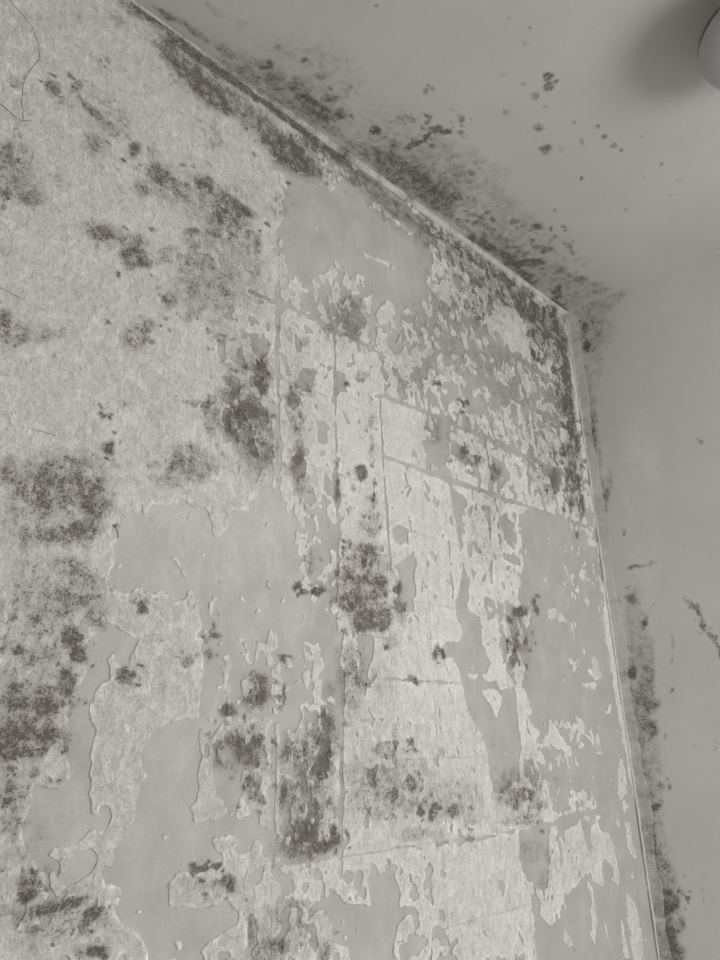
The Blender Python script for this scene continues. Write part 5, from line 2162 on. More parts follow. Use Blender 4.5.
def ramp(nt, v, lo, hi, a=0., b=1.):
    n = nt.nodes.new('ShaderNodeMapRange'); n.interpolation_type = 'SMOOTHSTEP'; n.clamp = True
    nt.links.new(v, n.inputs[0]); n.inputs[1].default_value = lo; n.inputs[2].default_value = hi; n.inputs[3].default_value = a; n.inputs[4].default_value = b
    return n.outputs[0]
def surface(name, col, col2, thin_col=None, grain=.06, bump=.25, bump_scale=220, streak=False, edge_col=None, blotch=9, mould=True, speck=0.0, rough=.9, thin_noise=True, layers=0.0):
    m, nt, b = new_mat(name, rough)
    co = N(nt, 'ShaderNodeNewGeometry').outputs['Position']
    at = N(nt, 'ShaderNodeAttribute', attribute_name='marks'); sp = N(nt, 'ShaderNodeSeparateColor'); nt.links.new(at.outputs['Color'], sp.inputs[0])
    R, G, B, A = sp.outputs[0], sp.outputs[1], sp.outputs[2], at.outputs['Alpha']
    c = mixc(nt, ramp(nt, noise(nt, co, blotch, 4, .6), .35, .68), col, col2)
    if thin_col: c = mixc(nt, mathn(nt, 'MULTIPLY', A, ramp(nt, noise(nt, co, 60, 4, .65), .3, .6) if thin_noise else 1.0, clamp=True), c, thin_col)
    if edge_col: c = mixc(nt, mathn(nt, 'MULTIPLY', B, 1.0, clamp=True), c, edge_col)
    step = None
    if layers:    # older paint layers flaking off in thin steps
        mq = N(nt, 'ShaderNodeMapping'); mq.inputs['Scale'].default_value = (1, 1, .6); nt.links.new(co, mq.inputs[0])
        l1 = ramp(nt, noise(nt, mq.outputs[0], 42, 6, .72, .6), .485, .50); l2 = ramp(nt, noise(nt, mq.outputs[0], 95, 5, .7, .8), .44, .455)
        step = mathn(nt, 'ADD', l1, mathn(nt, 'MULTIPLY', l2, .7))
        zone = mathn(nt, 'MULTIPLY', mathn(nt, 'MULTIPLY_ADD', A, 1.3, .13), layers, clamp=True)
        c = mixc(nt, mathn(nt, 'MULTIPLY', mathn(nt, 'SUBTRACT', 1.0, l1), zone), c, tuple(v * .80 for v in col))
        c = mixc(nt, mathn(nt, 'MULTIPLY', mathn(nt, 'SUBTRACT', 1.0, l2), zone), c, tuple(v * .72 for v in col))
    g = noise(nt, co, 330, 3, .7)
    c = mixc(nt, 1.0, c, mixc(nt, ramp(nt, g, .3, .7), (1 - grain,) * 3, (1 + grain,) * 3), 'MULTIPLY')
    if speck:     # pits and tiny scratches in the skim
        mp = N(nt, 'ShaderNodeMapping'); mp.inputs['Scale'].default_value = (1, 1, .42); nt.links.new(co, mp.inputs[0]); ca = mp.outputs[0]
        s0 = ramp(nt, noise(nt, co, 16, 3), .36, .62)
        s1 = ramp(nt, noise(nt, ca, 190, 5, .75, .4), .53, .70); c = mixc(nt, mathn(nt, 'MULTIPLY', mathn(nt, 'MULTIPLY', s1, s0), speck), c, (.30, .29, .275))
        s2 = ramp(nt, noise(nt, ca, 60, 4, .7, .6), .54, .72); c = mixc(nt, mathn(nt, 'MULTIPLY', s2, speck * .8), c, (.42, .41, .395))
    if mould:
        n1 = noise(nt, co, 230, 5, .8, .3); n2 = noise(nt, co, 55, 4, .65); n3 = noise(nt, co, 480, 2, .6); n4 = noise(nt, co, 120, 4, .7)
        light = mixc(nt, G, (.20, .195, .185), (.215, .178, .134)); dark = mixc(nt, G, (.058, .055, .052), (.080, .061, .043))
        film = ramp(nt, mathn(nt, 'SUBTRACT', mathn(nt, 'ADD', R, .72), mathn(nt, 'ADD', mathn(nt, 'MULTIPLY', n2, .9), mathn(nt, 'MULTIPLY', n4, .55))), .06, 1.0, 0, .72)
        c = mixc(nt, mathn(nt, 'MULTIPLY', film, ramp(nt, R, .02, .25)), c, light)
        t = mathn(nt, 'MULTIPLY_ADD', R, 1.06, -.62 + (3.1 + .9 + 1.5) * .5)
        for n_, k_ in ((n1, 3.1), (n2, .9), (n3, 1.5)): t = mathn(nt, 'SUBTRACT', t, mathn(nt, 'MULTIPLY', n_, k_))
        c = mixc(nt, mathn(nt, 'MULTIPLY', ramp(nt, t, -.05, .42, 0, .72), ramp(nt, R, .05, .3)), c, dark)
    nt.links.new(c, b.inputs['Base Color'])
    bn = N(nt, 'ShaderNodeBump'); bn.inputs['Strength'].default_value = bump; bn.inputs['Distance'].default_value = .003
    hh = mathn(nt, 'ADD', noise(nt, co, bump_scale, 4, .7), mathn(nt, 'MULTIPLY', noise(nt, co, bump_scale / 6, 3, .6), 1.5))
    if step: hh = mathn(nt, 'ADD', hh, mathn(nt, 'MULTIPLY', step, .22))
    nt.links.new(hh, bn.inputs['Height'])
    nt.links.new(bn.outputs[0], b.inputs['Normal'])
    return m
def plain(name, col, rough=.6, metal=0, var=.05, scale=30):
    m, nt, b = new_mat(name, rough); co = N(nt, 'ShaderNodeNewGeometry').outputs['Position']
    c = mixc(nt, ramp(nt, noise(nt, co, scale, 3), .3, .7), tuple(v * (1 - var) for v in col), tuple(min(1, v * (1 + var)) for v in col))
    nt.links.new(c, b.inputs['Base Color']); b.inputs['Metallic'].default_value = metal
    return m
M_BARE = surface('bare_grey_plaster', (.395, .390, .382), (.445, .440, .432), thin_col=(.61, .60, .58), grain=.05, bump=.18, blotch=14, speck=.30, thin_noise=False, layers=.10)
M_COAT = surface('white_skim_coat', (.75, .747, .733), (.82, .818, .807), thin_col=(.545, .535, .505), grain=.10, bump=.85, edge_col=(.92, .918, .908), blotch=11, speck=.62, layers=.55)
M_CEIL = surface('ceiling_paint', (.525, .511, .492), (.56, .546, .527), thin_col=(.43, .415, .395), grain=.03, bump=.10, blotch=4)
M_RIGHT = surface('right_wall_paint', (.64, .63, .615), (.68, .672, .66), thin_col=(.74, .735, .725), grain=.025, bump=.10, blotch=4)
M_SEAL = surface('corner_sealant', (.58, .57, .555), (.66, .655, .64), thin_col=(.5, .49, .47), grain=.06, bump=.35, blotch=25, speck=.2)
M_PAINT = plain('plain_wall_paint', (.68, .672, .655), .85, 0, .03, 4)
M_FLOOR = plain('pale_floor', (.48, .47, .45), .6, 0, .08, 3)
M_FRAME = plain('window_frame_white', (.8, .8, .79), .4)
M_CRACK = plain('crack_dark', (.17, .15, .125), .95)
M_SHADE = plain('opal_shade', (.43, .44, .435), .35, 0, .02)
M_METAL = plain('lamp_rim_metal', (.16, .155, .15), .35, .6)
M_LAMPW = plain('lamp_canopy_white', (.7, .7, .68), .5)
M_CORE = plain('plaster_core', (.5, .49, .47), .9)

# ------------------------------------------------------------------ room shell
RX, RY = RIGHT_DIR
def right_x(y): return RX / RY * y                     # x of the right wall's face at depth y
bm = bmesh.new(); box(bm, -ROOM_L - .2, right_x(-ROOM_D) + .4, -ROOM_D - .25, .15, -.1, 0)
structure(bm_obj('floor', bm, M_FLOOR), 'pale plain floor of the room', 'floor')
bm = bmesh.new(); box(bm, -ROOM_L - .12, -ROOM_L, -ROOM_D - .12, 0, 0, CEIL)
structure(bm_obj('wall_back', bm, M_PAINT), 'plain painted wall behind the camera', 'wall')
bm = bmesh.new(); y0, y1 = -ROOM_D - .12, -ROOM_D; xr = right_x(-ROOM_D)
for a in ((-ROOM_L, WIN[0], 0, CEIL), (WIN[1], xr + .1, 0, CEIL), (WIN[0], WIN[1], 0, WIN[2]), (WIN[0], WIN[1], WIN[3], CEIL)): box(bm, a[0], a[1], y0, y1, a[2], a[3])
structure(bm_obj('wall_opposite', bm, M_PAINT), 'plain painted wall with the window', 'wall')
bm = bmesh.new(); f = .05
for a in ((WIN[0], WIN[0] + f, WIN[2], WIN[3]), (WIN[1] - f, WIN[1], WIN[2], WIN[3]), (WIN[0] + f, WIN[1] - f, WIN[2], WIN[2] + f), (WIN[0] + f, WIN[1] - f, WIN[3] - f, WIN[3]),
          ((WIN[0] + WIN[1]) / 2 - .025, (WIN[0] + WIN[1]) / 2 + .025, WIN[2] + f, WIN[3] - f)): box(bm, a[0], a[1], y0 + .03, y0 + .08, a[2], a[3])
w1 = structure(bm_obj('window_1', bm, M_FRAME), 'white framed window with two panes', 'window')
gm, gnt, gb = new_mat('window_glass'); gnt.nodes.remove(gb)
_t = N(gnt, 'ShaderNodeBsdfTransparent'); _g = N(gnt, 'ShaderNodeBsdfGlossy'); _g.inputs['Roughness'].default_value = .02
_x = N(gnt, 'ShaderNodeMixShader'); _x.inputs[0].default_value = .06; gnt.links.new(_t.outputs[0], _x.inputs[1]); gnt.links.new(_g.outputs[0], _x.inputs[2])
gnt.links.new(_x.outputs[0], gnt.nodes['Material Output'].inputs[0])
xm = (WIN[0] + WIN[1]) / 2
for a, b_ in ((WIN[0] + f, xm - .025), (xm + .025, WIN[1] - f)):
    bm = bmesh.new(); box(bm, a, b_, y0 + .052, y0 + .056, WIN[2] + f, WIN[3] - f); bm_obj('pane', bm, gm, w1)

def grid_faces(nv, nu):
    i = np.arange(nv * nu).reshape(nv, nu)
    return np.stack([i[:-1, :-1], i[:-1, 1:], i[1:, 1:], i[1:, :-1]], -1).reshape(-1, 4)
def surround(u0, u1, v0, v1, U0, U1, V0, V1):
    """eight-vertex ring of flat pieces around a fine patch"""
    return [(U0, u0, V0, V1), (u1, U1, V0, V1), (u0, u1, V0, v0), (u0, u1, v1, V1)]

# ------------------------------------------------------------------ left wall: bare plaster under what is left of the white coat
WU0, WU1, WV0, WV1 = -2.1, 0.0, .62, CEIL
wf = Field(WU0, WU1, WV0, WV1, .0025, 3)
cov = wf.cover(rows(WALL_COVER))
fade = np.clip((-1.96 - wf.U) / .10, 0, 1); fade = np.maximum(fade, np.clip((.74 - wf.V) / .10, 0, 1))
cov = blur(cov, 2); cov = cov * (1 - fade) + fade
un = uniform_rank(fbm(wf.U / .034 + .5 * perlin(wf.U / .05, wf.V / .05, 77), wf.V / .05 + .4 * perlin(wf.U / .04, wf.V / .04, 78), 21, 5, .72))
F = (cov - un) * .03
F = np.where(cov > .985, .02, F)
def apply_polys(F, data, sign, soft=1.0):
    for l in data:
        P = pts(l); k = wf.window(P, .03)
        if not k: continue
        d = seg_dist(P, wf.WU[k], wf.WV[k], True); s = np.where(inside(P, wf.WU[k], wf.WV[k]), d, -d)
        F[k] = np.minimum(F[k], -s) if sign < 0 else np.maximum(F[k], s)
    return F
F = apply_polys(F, rows(WALL_BARE), -1); F = apply_polys(F, rows(WALL_COAT), 1)
jn = .6 + .9 * np.clip(fbm(wf.U / .05, wf.V / .05, 91, 2) + .5, 0, 1)
for l in rows(WALL_JOINT):
    P = pts(l[1:]); k = wf.window(P, .03)
    if not k: continue
    d = seg_dist(P, .5 * wf.U[k] + .5 * wf.WU[k], .5 * wf.V[k] + .5 * wf.WV[k], False) - l[0] / 1000 * jn[k]
    F[k] = np.minimum(F[k], d)
chip = uniform_rank(fbm(wf.U / .012, wf.V / .021, 141, 3, .65)); chip2 = uniform_rank(fbm(wf.U / .016, wf.V / .022, 151, 3, .65))
wear = blur(cov, 8); worn = np.clip(.5 + 1.2 * fbm(wf.U / .14, wf.V / .14, 161, 2), 0, 1)
F = np.minimum(F, (1 - np.clip(.5 * (1.0 - wear), 0, .18) * (.5 + worn) - chip) * .012 + .0002)       # small chips out of the coat
F = np.maximum(F, (.030 * (.3 + worn) * np.clip(wear * 12, .5, 1.4) - chip2) * .02)                    # crumbs left on the bare plaster
F = blur(F, 1)
mould, tone = wf.mould(rows(WALL_MOULD))
# pieces: cells of the grid that carry coat
cell = (F[:-1, :-1] + F[1:, :-1] + F[:-1, 1:] + F[1:, 1:]) > 0
near = ~np.pad(cell, 1, mode='edge'); dist = np.zeros(F.shape)            # distance (cells) from the nearest bare cell, per node
bare_node = near[:-1, :-1] | near[1:, :-1] | near[:-1, 1:] | near[1:, 1:]
reach = bare_node.copy()
for k in range(1, 7):
    dist[~reach] = k; g = reach.copy(); g[1:] |= reach[:-1]; g[:-1] |= reach[1:]; g[:, 1:] |= reach[:, :-1]; g[:, :-1] |= reach[:, 1:]; reach = g
edge = np.clip(1 - dist / 2.8, 0, 1) * np.clip(.55 + 1.3 * fbm(wf.U / .06, wf.V / .06, 55, 2), 0, 1)
thin = np.clip(.12 + (1.0 - blur(cov, 8)) * .85, 0, 1) * np.clip(.35 + 1.6 * fbm(wf.U / .04, wf.V / .06, 63, 4, .7), 0, 1)
height = .0013 + .0007 * fbm(wf.U / .05, wf.V / .05, 31, 3) + .0009 * edge + .0006 * np.clip(fbm(wf.U / .012, wf.V / .012, 35, 2), -1, 1)
for l in rows(WALL_THIN):        # the coat is worn to a thin cream film here
    P = pts(l[1:]); k = wf.window(P, .03)
    if k: thin[k] = np.where(inside(P, wf.WU[k], wf.WV[k]), np.maximum(thin[k], l[0] / 100 * np.clip(.75 + .9 * fbm(wf.U[k] / .05, wf.V[k] / .08, 67, 3), 0, 1)), thin[k])
thin = np.maximum(thin, .42 * np.clip((-1.12 - wf.U) / .15, 0, 1) + .30 * np.clip((1.45 - wf.V) / .2, 0, 1))      # older, yellowed coat on the left; duller low down
thin = blur(thin, 2)
height = np.clip(height * (1.3 - .55 * np.clip((-.95 - wf.U) / .2, 0, 1)), .0008, .005)
gv, gu = np.gradient(F, wf.h); gg = gu * gu + gv * gv + 1e-9
su = np.clip(-F * gu / gg, -.7 * wf.h, .7 * wf.h); sv = np.clip(-F * gv / gg, -.7 * wf.h, .7 * wf.h)
hard = np.zeros(F.shape, bool); hard[0] = hard[-1] = True; hard[:, 0] = hard[:, -1] = True
snap = bare_node & ~hard
PU = wf.U + np.where(snap, su, 0); PV = wf.V + np.where(snap, sv, 0)
# the tile pattern that shows through: panel index of every cell
S_ = 1.364; zz = lambda a: [1.286 + (z - 1.5) * S_ for z in a]
cu = wf.U[:-1, :-1] + wf.h / 2; cv = wf.V[:-1, :-1] + wf.h / 2
ucut = np.array([-.90, -.79, -.687, -.595, -.505, -.40, -.257, -.13]) * S_
iu = np.digitize(cu, ucut)
left_rows = np.digitize(cv, zz([1.16, 1.27, 1.377, 1.54, 1.65, 1.77, 1.88, 2.0, 2.12, 2.26, 2.39]))
right_rows = np.digitize(cv, zz([1.16, 1.27, 1.377, 1.485, 1.593, 1.71, 1.82, 1.935, 2.045, 2.166, 2.278, 2.39]))
panel = np.where(iu == 0, 0, np.where(iu < 3, 100 * iu + left_rows, 100 * iu + right_rows))
# connected pieces of coat that do not cross a joint of the pattern
nr, nc = cell.shape
lab = np.where(cell, np.arange(nr * nc).reshape(nr, nc), 10 ** 9)
okh = cell[:, :-1] & cell[:, 1:] & (panel[:, :-1] == panel[:, 1:]); okv = cell[:-1] & cell[1:] & (panel[:-1] == panel[1:])
ids = np.arange(nr * nc).reshape(nr, nc)
E1 = np.stack([ids[:, :-1][okh], ids[:, 1:][okh]], 1); E2 = np.stack([ids[:-1][okv], ids[1:][okv]], 1); E = np.concatenate([E1, E2])
par = np.arange(nr * nc)
while True:                                              # label propagation with pointer jumping
    a, b = par[E[:, 0]], par[E[:, 1]]; m = a != b
    if not m.any(): break
    lo, hi = np.minimum(a[m], b[m]), np.maximum(a[m], b[m])
    np.minimum.at(par, hi, lo)
    while True:
        p2 = par[par]
        if (p2 == par).all(): break
        par = p2
    E = E[m]
comp = np.where(cell, par.reshape(nr, nc), -1)
order, counts = np.unique(comp[cell], return_counts=True)
rank = np.argsort(-counts); order, counts = order[rank], counts[rank]

# the wall itself (bare plaster), fine where it is seen, flat beyond
st = 2; bu, bv = wf.U[::st, ::st], wf.V[::st, ::st]
pale = np.clip((-1.10 - wf.U) / .15, 0, 1) * (.45 + .4 * np.clip((wf.V - 1.45) / .2, 0, 1)) * np.clip((2.05 - wf.V) / .15, 0, 1)      # smooth bare plaster, paler low on the left
pale = pale + .40 * np.clip((wf.V - 2.05) / .15, 0, 1) * np.clip((-.66 - wf.U) / .15, 0, 1) + .3 * np.clip((-.55 - wf.U) / .2, 0, 1) * np.clip((2.05 - wf.V) / .2, 0, 1) * np.clip((wf.U + 1.25) / .15, 0, 1)  # plaster stays darker at lower right: corner shade painted into its colour
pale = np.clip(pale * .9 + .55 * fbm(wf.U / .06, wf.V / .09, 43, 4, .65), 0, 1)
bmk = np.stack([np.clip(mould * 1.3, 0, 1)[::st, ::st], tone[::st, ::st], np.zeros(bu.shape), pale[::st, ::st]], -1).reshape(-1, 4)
V = np.stack([bu.ravel(), (.0006 * fbm(bu / .09, bv / .09, 41, 2)).ravel() * 0, bv.ravel()], 1); FA = grid_faces(*bu.shape)
U0, U1, Z0, Z1 = -ROOM_L - .12, .25, 0, CEIL
extra = []; ef = []
gu1, gv1 = bu[0, -1], bv[-1, 0]
for a in surround(WU0, gu1, WV0, gv1, U0, U1, Z0, Z1):
    n0 = len(V) + len(extra); extra += [(a[0], 0, a[2]), (a[1], 0, a[2]), (a[1], 0, a[3]), (a[0], 0, a[3])]; ef.append([n0, n0 + 1, n0 + 2, n0 + 3])
n0 = len(V) + len(extra); T_ = .15
extra += [(U0, T_, Z0), (U1, T_, Z0), (U1, T_, Z1), (U0, T_, Z1), (U0, 0, Z0), (U1, 0, Z0), (U1, 0, Z1), (U0, 0, Z1)]
ef += [[n0 + 1, n0, n0 + 3, n0 + 2], [n0 + 4, n0, n0 + 1, n0 + 5], [n0 + 7, n0 + 6, n0 + 2, n0 + 3], [n0 + 4, n0 + 7, n0 + 3, n0], [n0 + 5, n0 + 1, n0 + 2, n0 + 6]]
V = np.concatenate([V, np.array(extra)]); FA = np.concatenate([FA, np.array(ef)])
bmk = np.concatenate([bmk, np.zeros((len(extra), 4))])
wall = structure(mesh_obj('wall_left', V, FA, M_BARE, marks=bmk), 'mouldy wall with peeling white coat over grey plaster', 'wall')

def coat_mesh(name, sel, parent, tag=None):
    """solid flake: upper face on the given cells, rim down to the wall"""
    j, i = np.nonzero(sel); w = nc + 1
    q = np.stack([j * w + i, j * w + i + 1, (j + 1) * w + i + 1, (j + 1) * w + i], 1)
    nodes, inv = np.unique(q, return_inverse=True); q2 = inv.reshape(-1, 4)
    top = np.stack([PU.ravel()[nodes], -height.ravel()[nodes], PV.ravel()[nodes]], 1)
    e = np.concatenate([q2[:, [0, 1]], q2[:, [1, 2]], q2[:, [2, 3]], q2[:, [3, 0]]])
    key = np.sort(e, 1); kk = key[:, 0].astype(np.int64) * len(nodes) + key[:, 1]
    _, first, cnt = np.unique(kk, return_index=True, return_counts=True); be = e[first[cnt == 1]]
    rim_nodes, rinv = np.unique(be, return_inverse=True); rinv = rinv.reshape(-1, 2)
    bot = top[rim_nodes].copy(); bot[:, 1] = .0004
    n = len(top); side = np.stack([be[:, 1], be[:, 0], n + rinv[:, 0], n + rinv[:, 1]], 1)
    mk = np.stack([a.ravel()[nodes] for a in (mould, tone, edge, thin)], 1); mk = np.concatenate([mk, mk[rim_nodes]])
    return mesh_obj(name, np.concatenate([top, bot]), np.concatenate([q2, side]), M_COAT, parent, marks=mk)
big = [(c, n) for c, n in zip(order, counts) if n >= 45][:290]
rest = np.isin(comp, [c for c, n in big], invert=True) & cell
for c, n in big:
    jj, ii = np.divmod(int(c), nc)
    sel = comp == c
    zone = iu[jj, ii]
    if zone == 0 and n > 20000: nm = 'skim_coat'
    elif zone > 0 and n > 900: nm = 'plaster_panel'
    else: nm = 'plaster_flake'
    coat_mesh(nm, sel, wall)
if rest.any(): coat_mesh('plaster_crumbs', rest, wall)['kind'] = 'stuff'
# the coat goes on beyond the part that is built finely
bm = bmesh.new()
for a in surround(WU0, 0, WV0, CEIL, -ROOM_L, 0, 0, CEIL):
    if a[1] - a[0] > .001 and a[3] - a[2] > .001: box(bm, a[0], a[1], -.0014, .0004, a[2], a[3])
plain_coat = bm_obj('skim_coat', bm, M_COAT, wall)
plain_coat.data.attributes.new('marks', 'FLOAT_COLOR', 'POINT').data.foreach_set('color', np.tile(np.array([.08, .2, 0, .42], np.float32), len(plain_coat.data.vertices)))
# hairline cracks in the old coat
for l in rows(WALL_CRACK):
    P = pts(l); bm = bmesh.new(); prev = None
    rr = np.random.RandomState(int(abs(l[0])))
    Q = []
    for a, b in zip(P[:-1], P[1:]):
        for t in np.linspace(0, 1, 5)[:-1]: Q.append(a + (b - a) * t + rr.randn(2) * .0006)
    Q.append(P[-1])
    for i, p in enumerate(Q):
        d = Q[min(i + 1, len(Q) - 1)] - Q[max(i - 1, 0)]; d = d / (np.linalg.norm(d) + 1e-9); w = .00035 * (.4 + rr.rand())
        n_ = np.array([-d[1], d[0]]) * w
        ring = [bm.verts.new((p[0] + n_[0], -.0008, p[1] + n_[1])), bm.verts.new((p[0], -.0021, p[1])), bm.verts.new((p[0] - n_[0], -.0008, p[1] - n_[1]))]
        if prev:
            for k in range(3): bm.faces.new((prev[k], prev[(k + 1) % 3], ring[(k + 1) % 3], ring[k]))
        else: bm.faces.new(ring)
        prev = ring
    bm.faces.new(prev); bm_obj('crack', bm, M_CRACK, wall)

# ------------------------------------------------------------------ ceiling
cf = Field(-2.0, .14, -1.2, 0.0, .0034, 103)
cc = blur(cf.cover(rows(CEILING_COVER)), 3)
cun = uniform_rank(fbm(cf.U / .05, cf.V / .05, 121, 4, .6))
cF = np.clip((cc - cun) * 6, 0, 1); cF = np.where(cc > .98, 1, cF)
cm, ct = cf.mould(rows(CEILING_MOULD))
mk = np.stack([cm, ct, np.zeros(cm.shape), blur(1 - cF, 2) * .6], -1).reshape(-1, 4)
zc = CEIL + .0005 - .0005 * cF.ravel()
V = np.stack([cf.U.ravel(), cf.V.ravel(), zc], 1); FA = grid_faces(*cf.U.shape)[:, ::-1]
U0, U1, Y0, Y1 = -ROOM_L - .12, right_x(-ROOM_D) + .15, -ROOM_D - .12, .15
extra = []; ef = []
for a in surround(cf.u[0], cf.u[-1], cf.v[0], cf.v[-1], U0, U1, Y0, Y1):
    n0 = len(V) + len(extra); extra += [(a[0], a[2], CEIL), (a[0], a[3], CEIL), (a[1], a[3], CEIL), (a[1], a[2], CEIL)]; ef.append([n0, n0 + 1, n0 + 2, n0 + 3])
n0 = len(V) + len(extra); t = CEIL + .12
extra += [(U0, Y0, t), (U1, Y0, t), (U1, Y1, t), (U0, Y1, t), (U0, Y0, CEIL), (U1, Y0, CEIL), (U1, Y1, CEIL), (U0, Y1, CEIL)]
ef += [[n0, n0 + 1, n0 + 2, n0 + 3], [n0 + 4, n0 + 5, n0 + 1, n0], [n0 + 5, n0 + 6, n0 + 2, n0 + 1], [n0 + 6, n0 + 7, n0 + 3, n0 + 2], [n0 + 7, n0 + 4, n0, n0 + 3]]
mesh_c = mesh_obj('ceiling', np.concatenate([V, np.array(extra)]), np.concatenate([FA, np.array(ef)]), M_CEIL, marks=np.concatenate([mk, np.zeros((len(extra), 4))]))
structure(mesh_c, 'off white ceiling spotted with dark mould along the peeling wall', 'ceiling')

# ------------------------------------------------------------------ right wall (slightly out of square)
rf = Field(0.0, .8, .62, CEIL, .004, 203)
rm, rt = rf.mould(rows(RIGHT_MOULD))
rp = np.zeros(rm.shape)
for l in rows(RIGHT_PATCH): rp = np.maximum(rp, inside(pts(l), rf.WU, rf.WV).astype(float))
rp = blur(rp, 4) * np.clip(.55 + fbm(rf.U / .08, rf.V / .2, 221, 3), 0, 1)
mk = np.stack([rm, rt, np.zeros(rm.shape), rp], -1).reshape(-1, 4)
def rpt(t, z, off=0): return (RX * t + RY * off, RY * t - RX * off, z)      # off > 0 comes into the room
def rarr(T, Z, off=0): return np.stack([RX * T + RY * off, RY * T - RX * off, Z + 0 * T], -1)
V = rarr(rf.U.ravel(), rf.V.ravel()); FA = grid_faces(*rf.U.shape)
L = ROOM_D / -RY + .1; extra = []; ef = []
for a in surround(0, rf.u[-1], rf.v[0], rf.v[-1], 0, L, 0, CEIL):
    if a[1] - a[0] < .001 or a[3] - a[2] < .001: continue
    n0 = len(V) + len(extra); extra += [rpt(a[0], a[2]), rpt(a[1], a[2]), rpt(a[1], a[3]), rpt(a[0], a[3])]; ef.append([n0, n0 + 1, n0 + 2, n0 + 3])
n0 = len(V) + len(extra)
extra += [rpt(0, 0, 0), rpt(L, 0, 0), rpt(L, CEIL, 0), rpt(0, CEIL, 0), rpt(0, 0, -.12), rpt(L, 0, -.12), rpt(L, CEIL, -.12), rpt(0, CEIL, -.12)]
ef += [[n0 + 5, n0 + 4, n0 + 7, n0 + 6], [n0 + 4, n0 + 5, n0 + 1, n0], [n0 + 3, n0 + 2, n0 + 6, n0 + 7], [n0, n0 + 3, n0 + 7, n0 + 4], [n0 + 1, n0 + 5, n0 + 6, n0 + 2]]
wr = mesh_obj('wall_right', np.concatenate([V, np.array(extra)]), np.concatenate([FA, np.array(ef)]), M_RIGHT, marks=np.concatenate([mk, np.zeros((len(extra), 4))]))
structure(wr, 'smooth off white end wall with mould creeping from the corner', 'wall')

# ------------------------------------------------------------------ sealant along the edges
def strip(name, path, prof, marks, mat, label, parent=None):
    """path: list of (origin, axis a, axis b); prof(i) -> list of (a, b) offsets"""
    V = []; FA = []; k = None
    for i, (o, a, b) in enumerate(path):
        pr = prof(i); k = len(pr)
        for (p, q) in pr: V.append((o[0] + a[0] * p + b[0] * q, o[1] + a[1] * p + b[1] * q, o[2] + a[2] * p + b[2] * q))
        if i:
            for m in range(k): FA.append(((i - 1) * k + m, (i - 1) * k + (m + 1) % k, i * k + (m + 1) % k, i * k + m))
    mk = np.repeat(np.asarray(marks), k, 0)
    o = mesh_obj(name, V, FA, mat, parent, smooth=True, marks=mk)
    if label: structure(o, label, 'trim')
    return o
# ceiling edge: a hand-run bead, swelling and breaking off in places
xs = np.arange(-ROOM_L, 0.001, .005); r1 = fbm(xs / .12, xs * 0, 301, 3); r2 = fbm(xs / .03, xs * 0 + 4, 305, 2)
swell = np.clip((xs + 1.45) / .35, .35, 1) * np.clip(.55 - xs / .9, .55, 1)
gap = np.exp(-((xs + 1.03) / .03) ** 2) + np.exp(-((xs + .80) / .02) ** 2) + .6 * np.exp(-((xs + 1.3) / .06) ** 2)
def sample(f, arr, u, v): return arr[np.clip(np.searchsorted(f.v, v), 0, len(f.v) - 1), np.clip(np.searchsorted(f.u, u), 0, len(f.u) - 1)]
mkb = np.stack([np.clip(sample(wf, mould, xs, xs * 0 + CEIL - .03) * .45 + .35 * gap + .35 * np.clip(r2 + .1, 0, 1), 0, 1), xs * 0, xs * 0, np.clip(.3 + r1, 0, .7)], 1)
def prof_c(i):
    w = .0125 * swell[i] * (1 + .35 * r1[i] + .25 * r2[i]); hgt = (.019 * swell[i]) * (1 + .3 * r1[i] + .3 * r2[i]) - .008 * gap[i] * .5
    return [(0, .001), (w * .8, .001), (w, hgt * .12), (w * .98, hgt * .5), (w * .72, hgt * .85), (w * .3, hgt), (0, hgt * 1.02)]
strip('trim_1', [((x, 0, CEIL), (0, -1, 0), (0, 0, -1)) for x in xs], prof_c, mkb, M_SEAL, 'uneven pale sealant bead along the ceiling edge of the peeling wall')
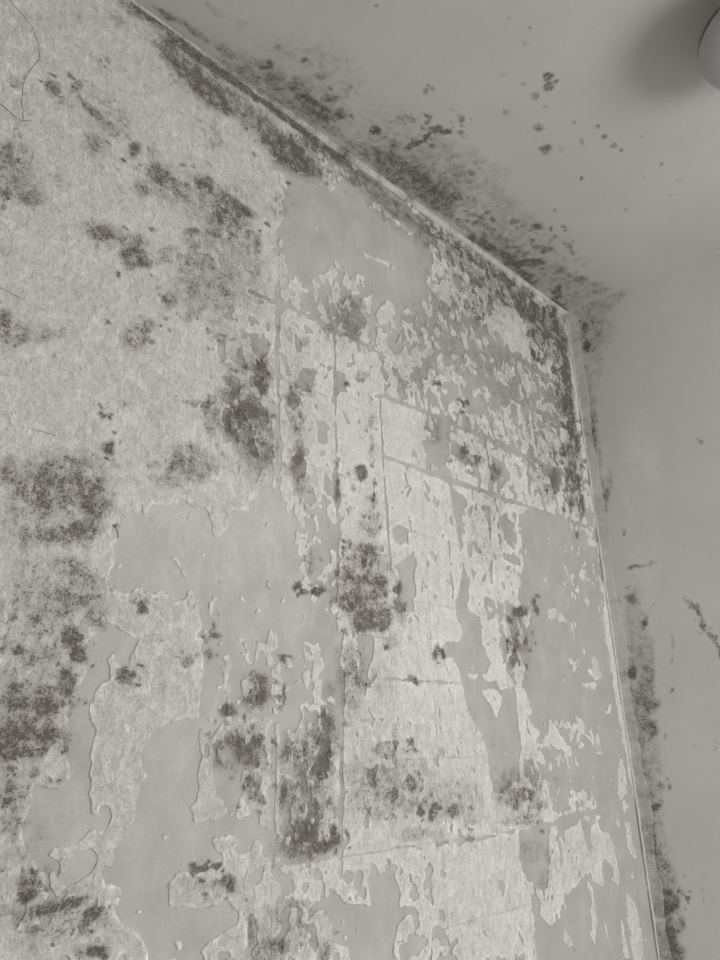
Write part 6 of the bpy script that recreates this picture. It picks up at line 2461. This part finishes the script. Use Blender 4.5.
# corner: feathered strip of filler on the right wall and a thin bead in the crease
zs = np.arange(0, CEIL - .012, .006); q1 = fbm(zs / .15, zs * 0, 311, 3); q2 = fbm(zs / .04, zs * 0, 315, 2); q3 = fbm(zs / .1, zs * 0 + 7, 319, 3)
mks = np.stack([np.clip(sample(rf, rm, zs * 0 + .03, zs) * .6, 0, .8), zs * 0, zs * 0, np.clip(.2 + q1, 0, .6)], 1)
def prof_s(i):
    w = .037 * (1 + .55 * q1[i] + .12 * q2[i]); t = .0016 * (1 + .5 * q3[i])
    return [(0, -.001), (w, -.0006), (w * .85, t * .2), (w * .6, t * .7), (w * .3, t * 1.2), (.006, t * 1.7), (0, t * 3)]
tc = strip('trim_2', [((0, 0, z), (RX, RY, 0), (RY, -RX, 0)) for z in zs], prof_s, mks, M_SEAL, 'ragged vertical filler strip in the corner between the two walls')
mkn = np.stack([zs * 0 + .1, zs * 0, zs * 0, zs * 0], 1)
def prof_b(i):
    r = .0036 * (1 + .6 * q2[i]) * np.clip(1.25 - (zs[i] - 1.0) * .35, .45, 1); ox = .0005 + .006 * q3[i]
    return [(ox + r * math.cos(a), .002 + r * .9 * math.sin(a)) for a in np.linspace(0, 2 * math.pi, 9)[:-1]]
strip('sealant_bead', [((-.001, -.004, z), (-.55, -.83, 0), (-.83, .55, 0)) for z in zs], prof_b, mkn, M_SEAL, None, tc)

# ------------------------------------------------------------------ ceiling lamp at the edge of the view
LC = (-.697, -.852); LD = .085; LR = .135
lamp = bpy.data.objects.new('ceiling_lamp', None); COL.objects.link(lamp); lamp.location = (LC[0], LC[1], CEIL)
lamp['label'] = 'round pale ceiling lamp with a dish shade at the right edge'; lamp['category'] = 'lamp'
bm = bmesh.new(); lathe(bm, [(.062, 0), (.062, -.008), (.055, -.018), (.03, -.022)], 48); bm_obj('canopy', bm, M_LAMPW, lamp, True)
bm = bmesh.new(); lathe(bm, [(.009, -.02), (.009, -LD + .01)], 20); bm_obj('stem', bm, M_METAL, lamp, True)
bm = bmesh.new(); pr = []
for k in range(13):
    a = k / 12 * math.pi / 2; pr.append((max(.004, LR * math.sin(a)), -LD - .055 * math.cos(a) + .0))
inn = [(max(.004, (r - .004)), z + .004) for r, z in reversed(pr)]
lathe(bm, pr + inn, 72); bm_obj('shade', bm, M_SHADE, lamp, True)
bm = bmesh.new(); lathe(bm, [(LR - .012, -LD - .001), (LR - .001, -LD - .001), (LR - .001, -LD + .009), (LR - .012, -LD + .009)], 72, close=True); bm_obj('rim', bm, M_METAL, lamp, True)  # dark ring: its colour stands in for the shadowed gap above the dish
bm = bmesh.new(); lathe(bm, [(.012, -LD - .053), (.012, -LD - .058), (.007, -LD - .064), (.002, -LD - .067)], 24); bm_obj('finial', bm, M_METAL, lamp, True)
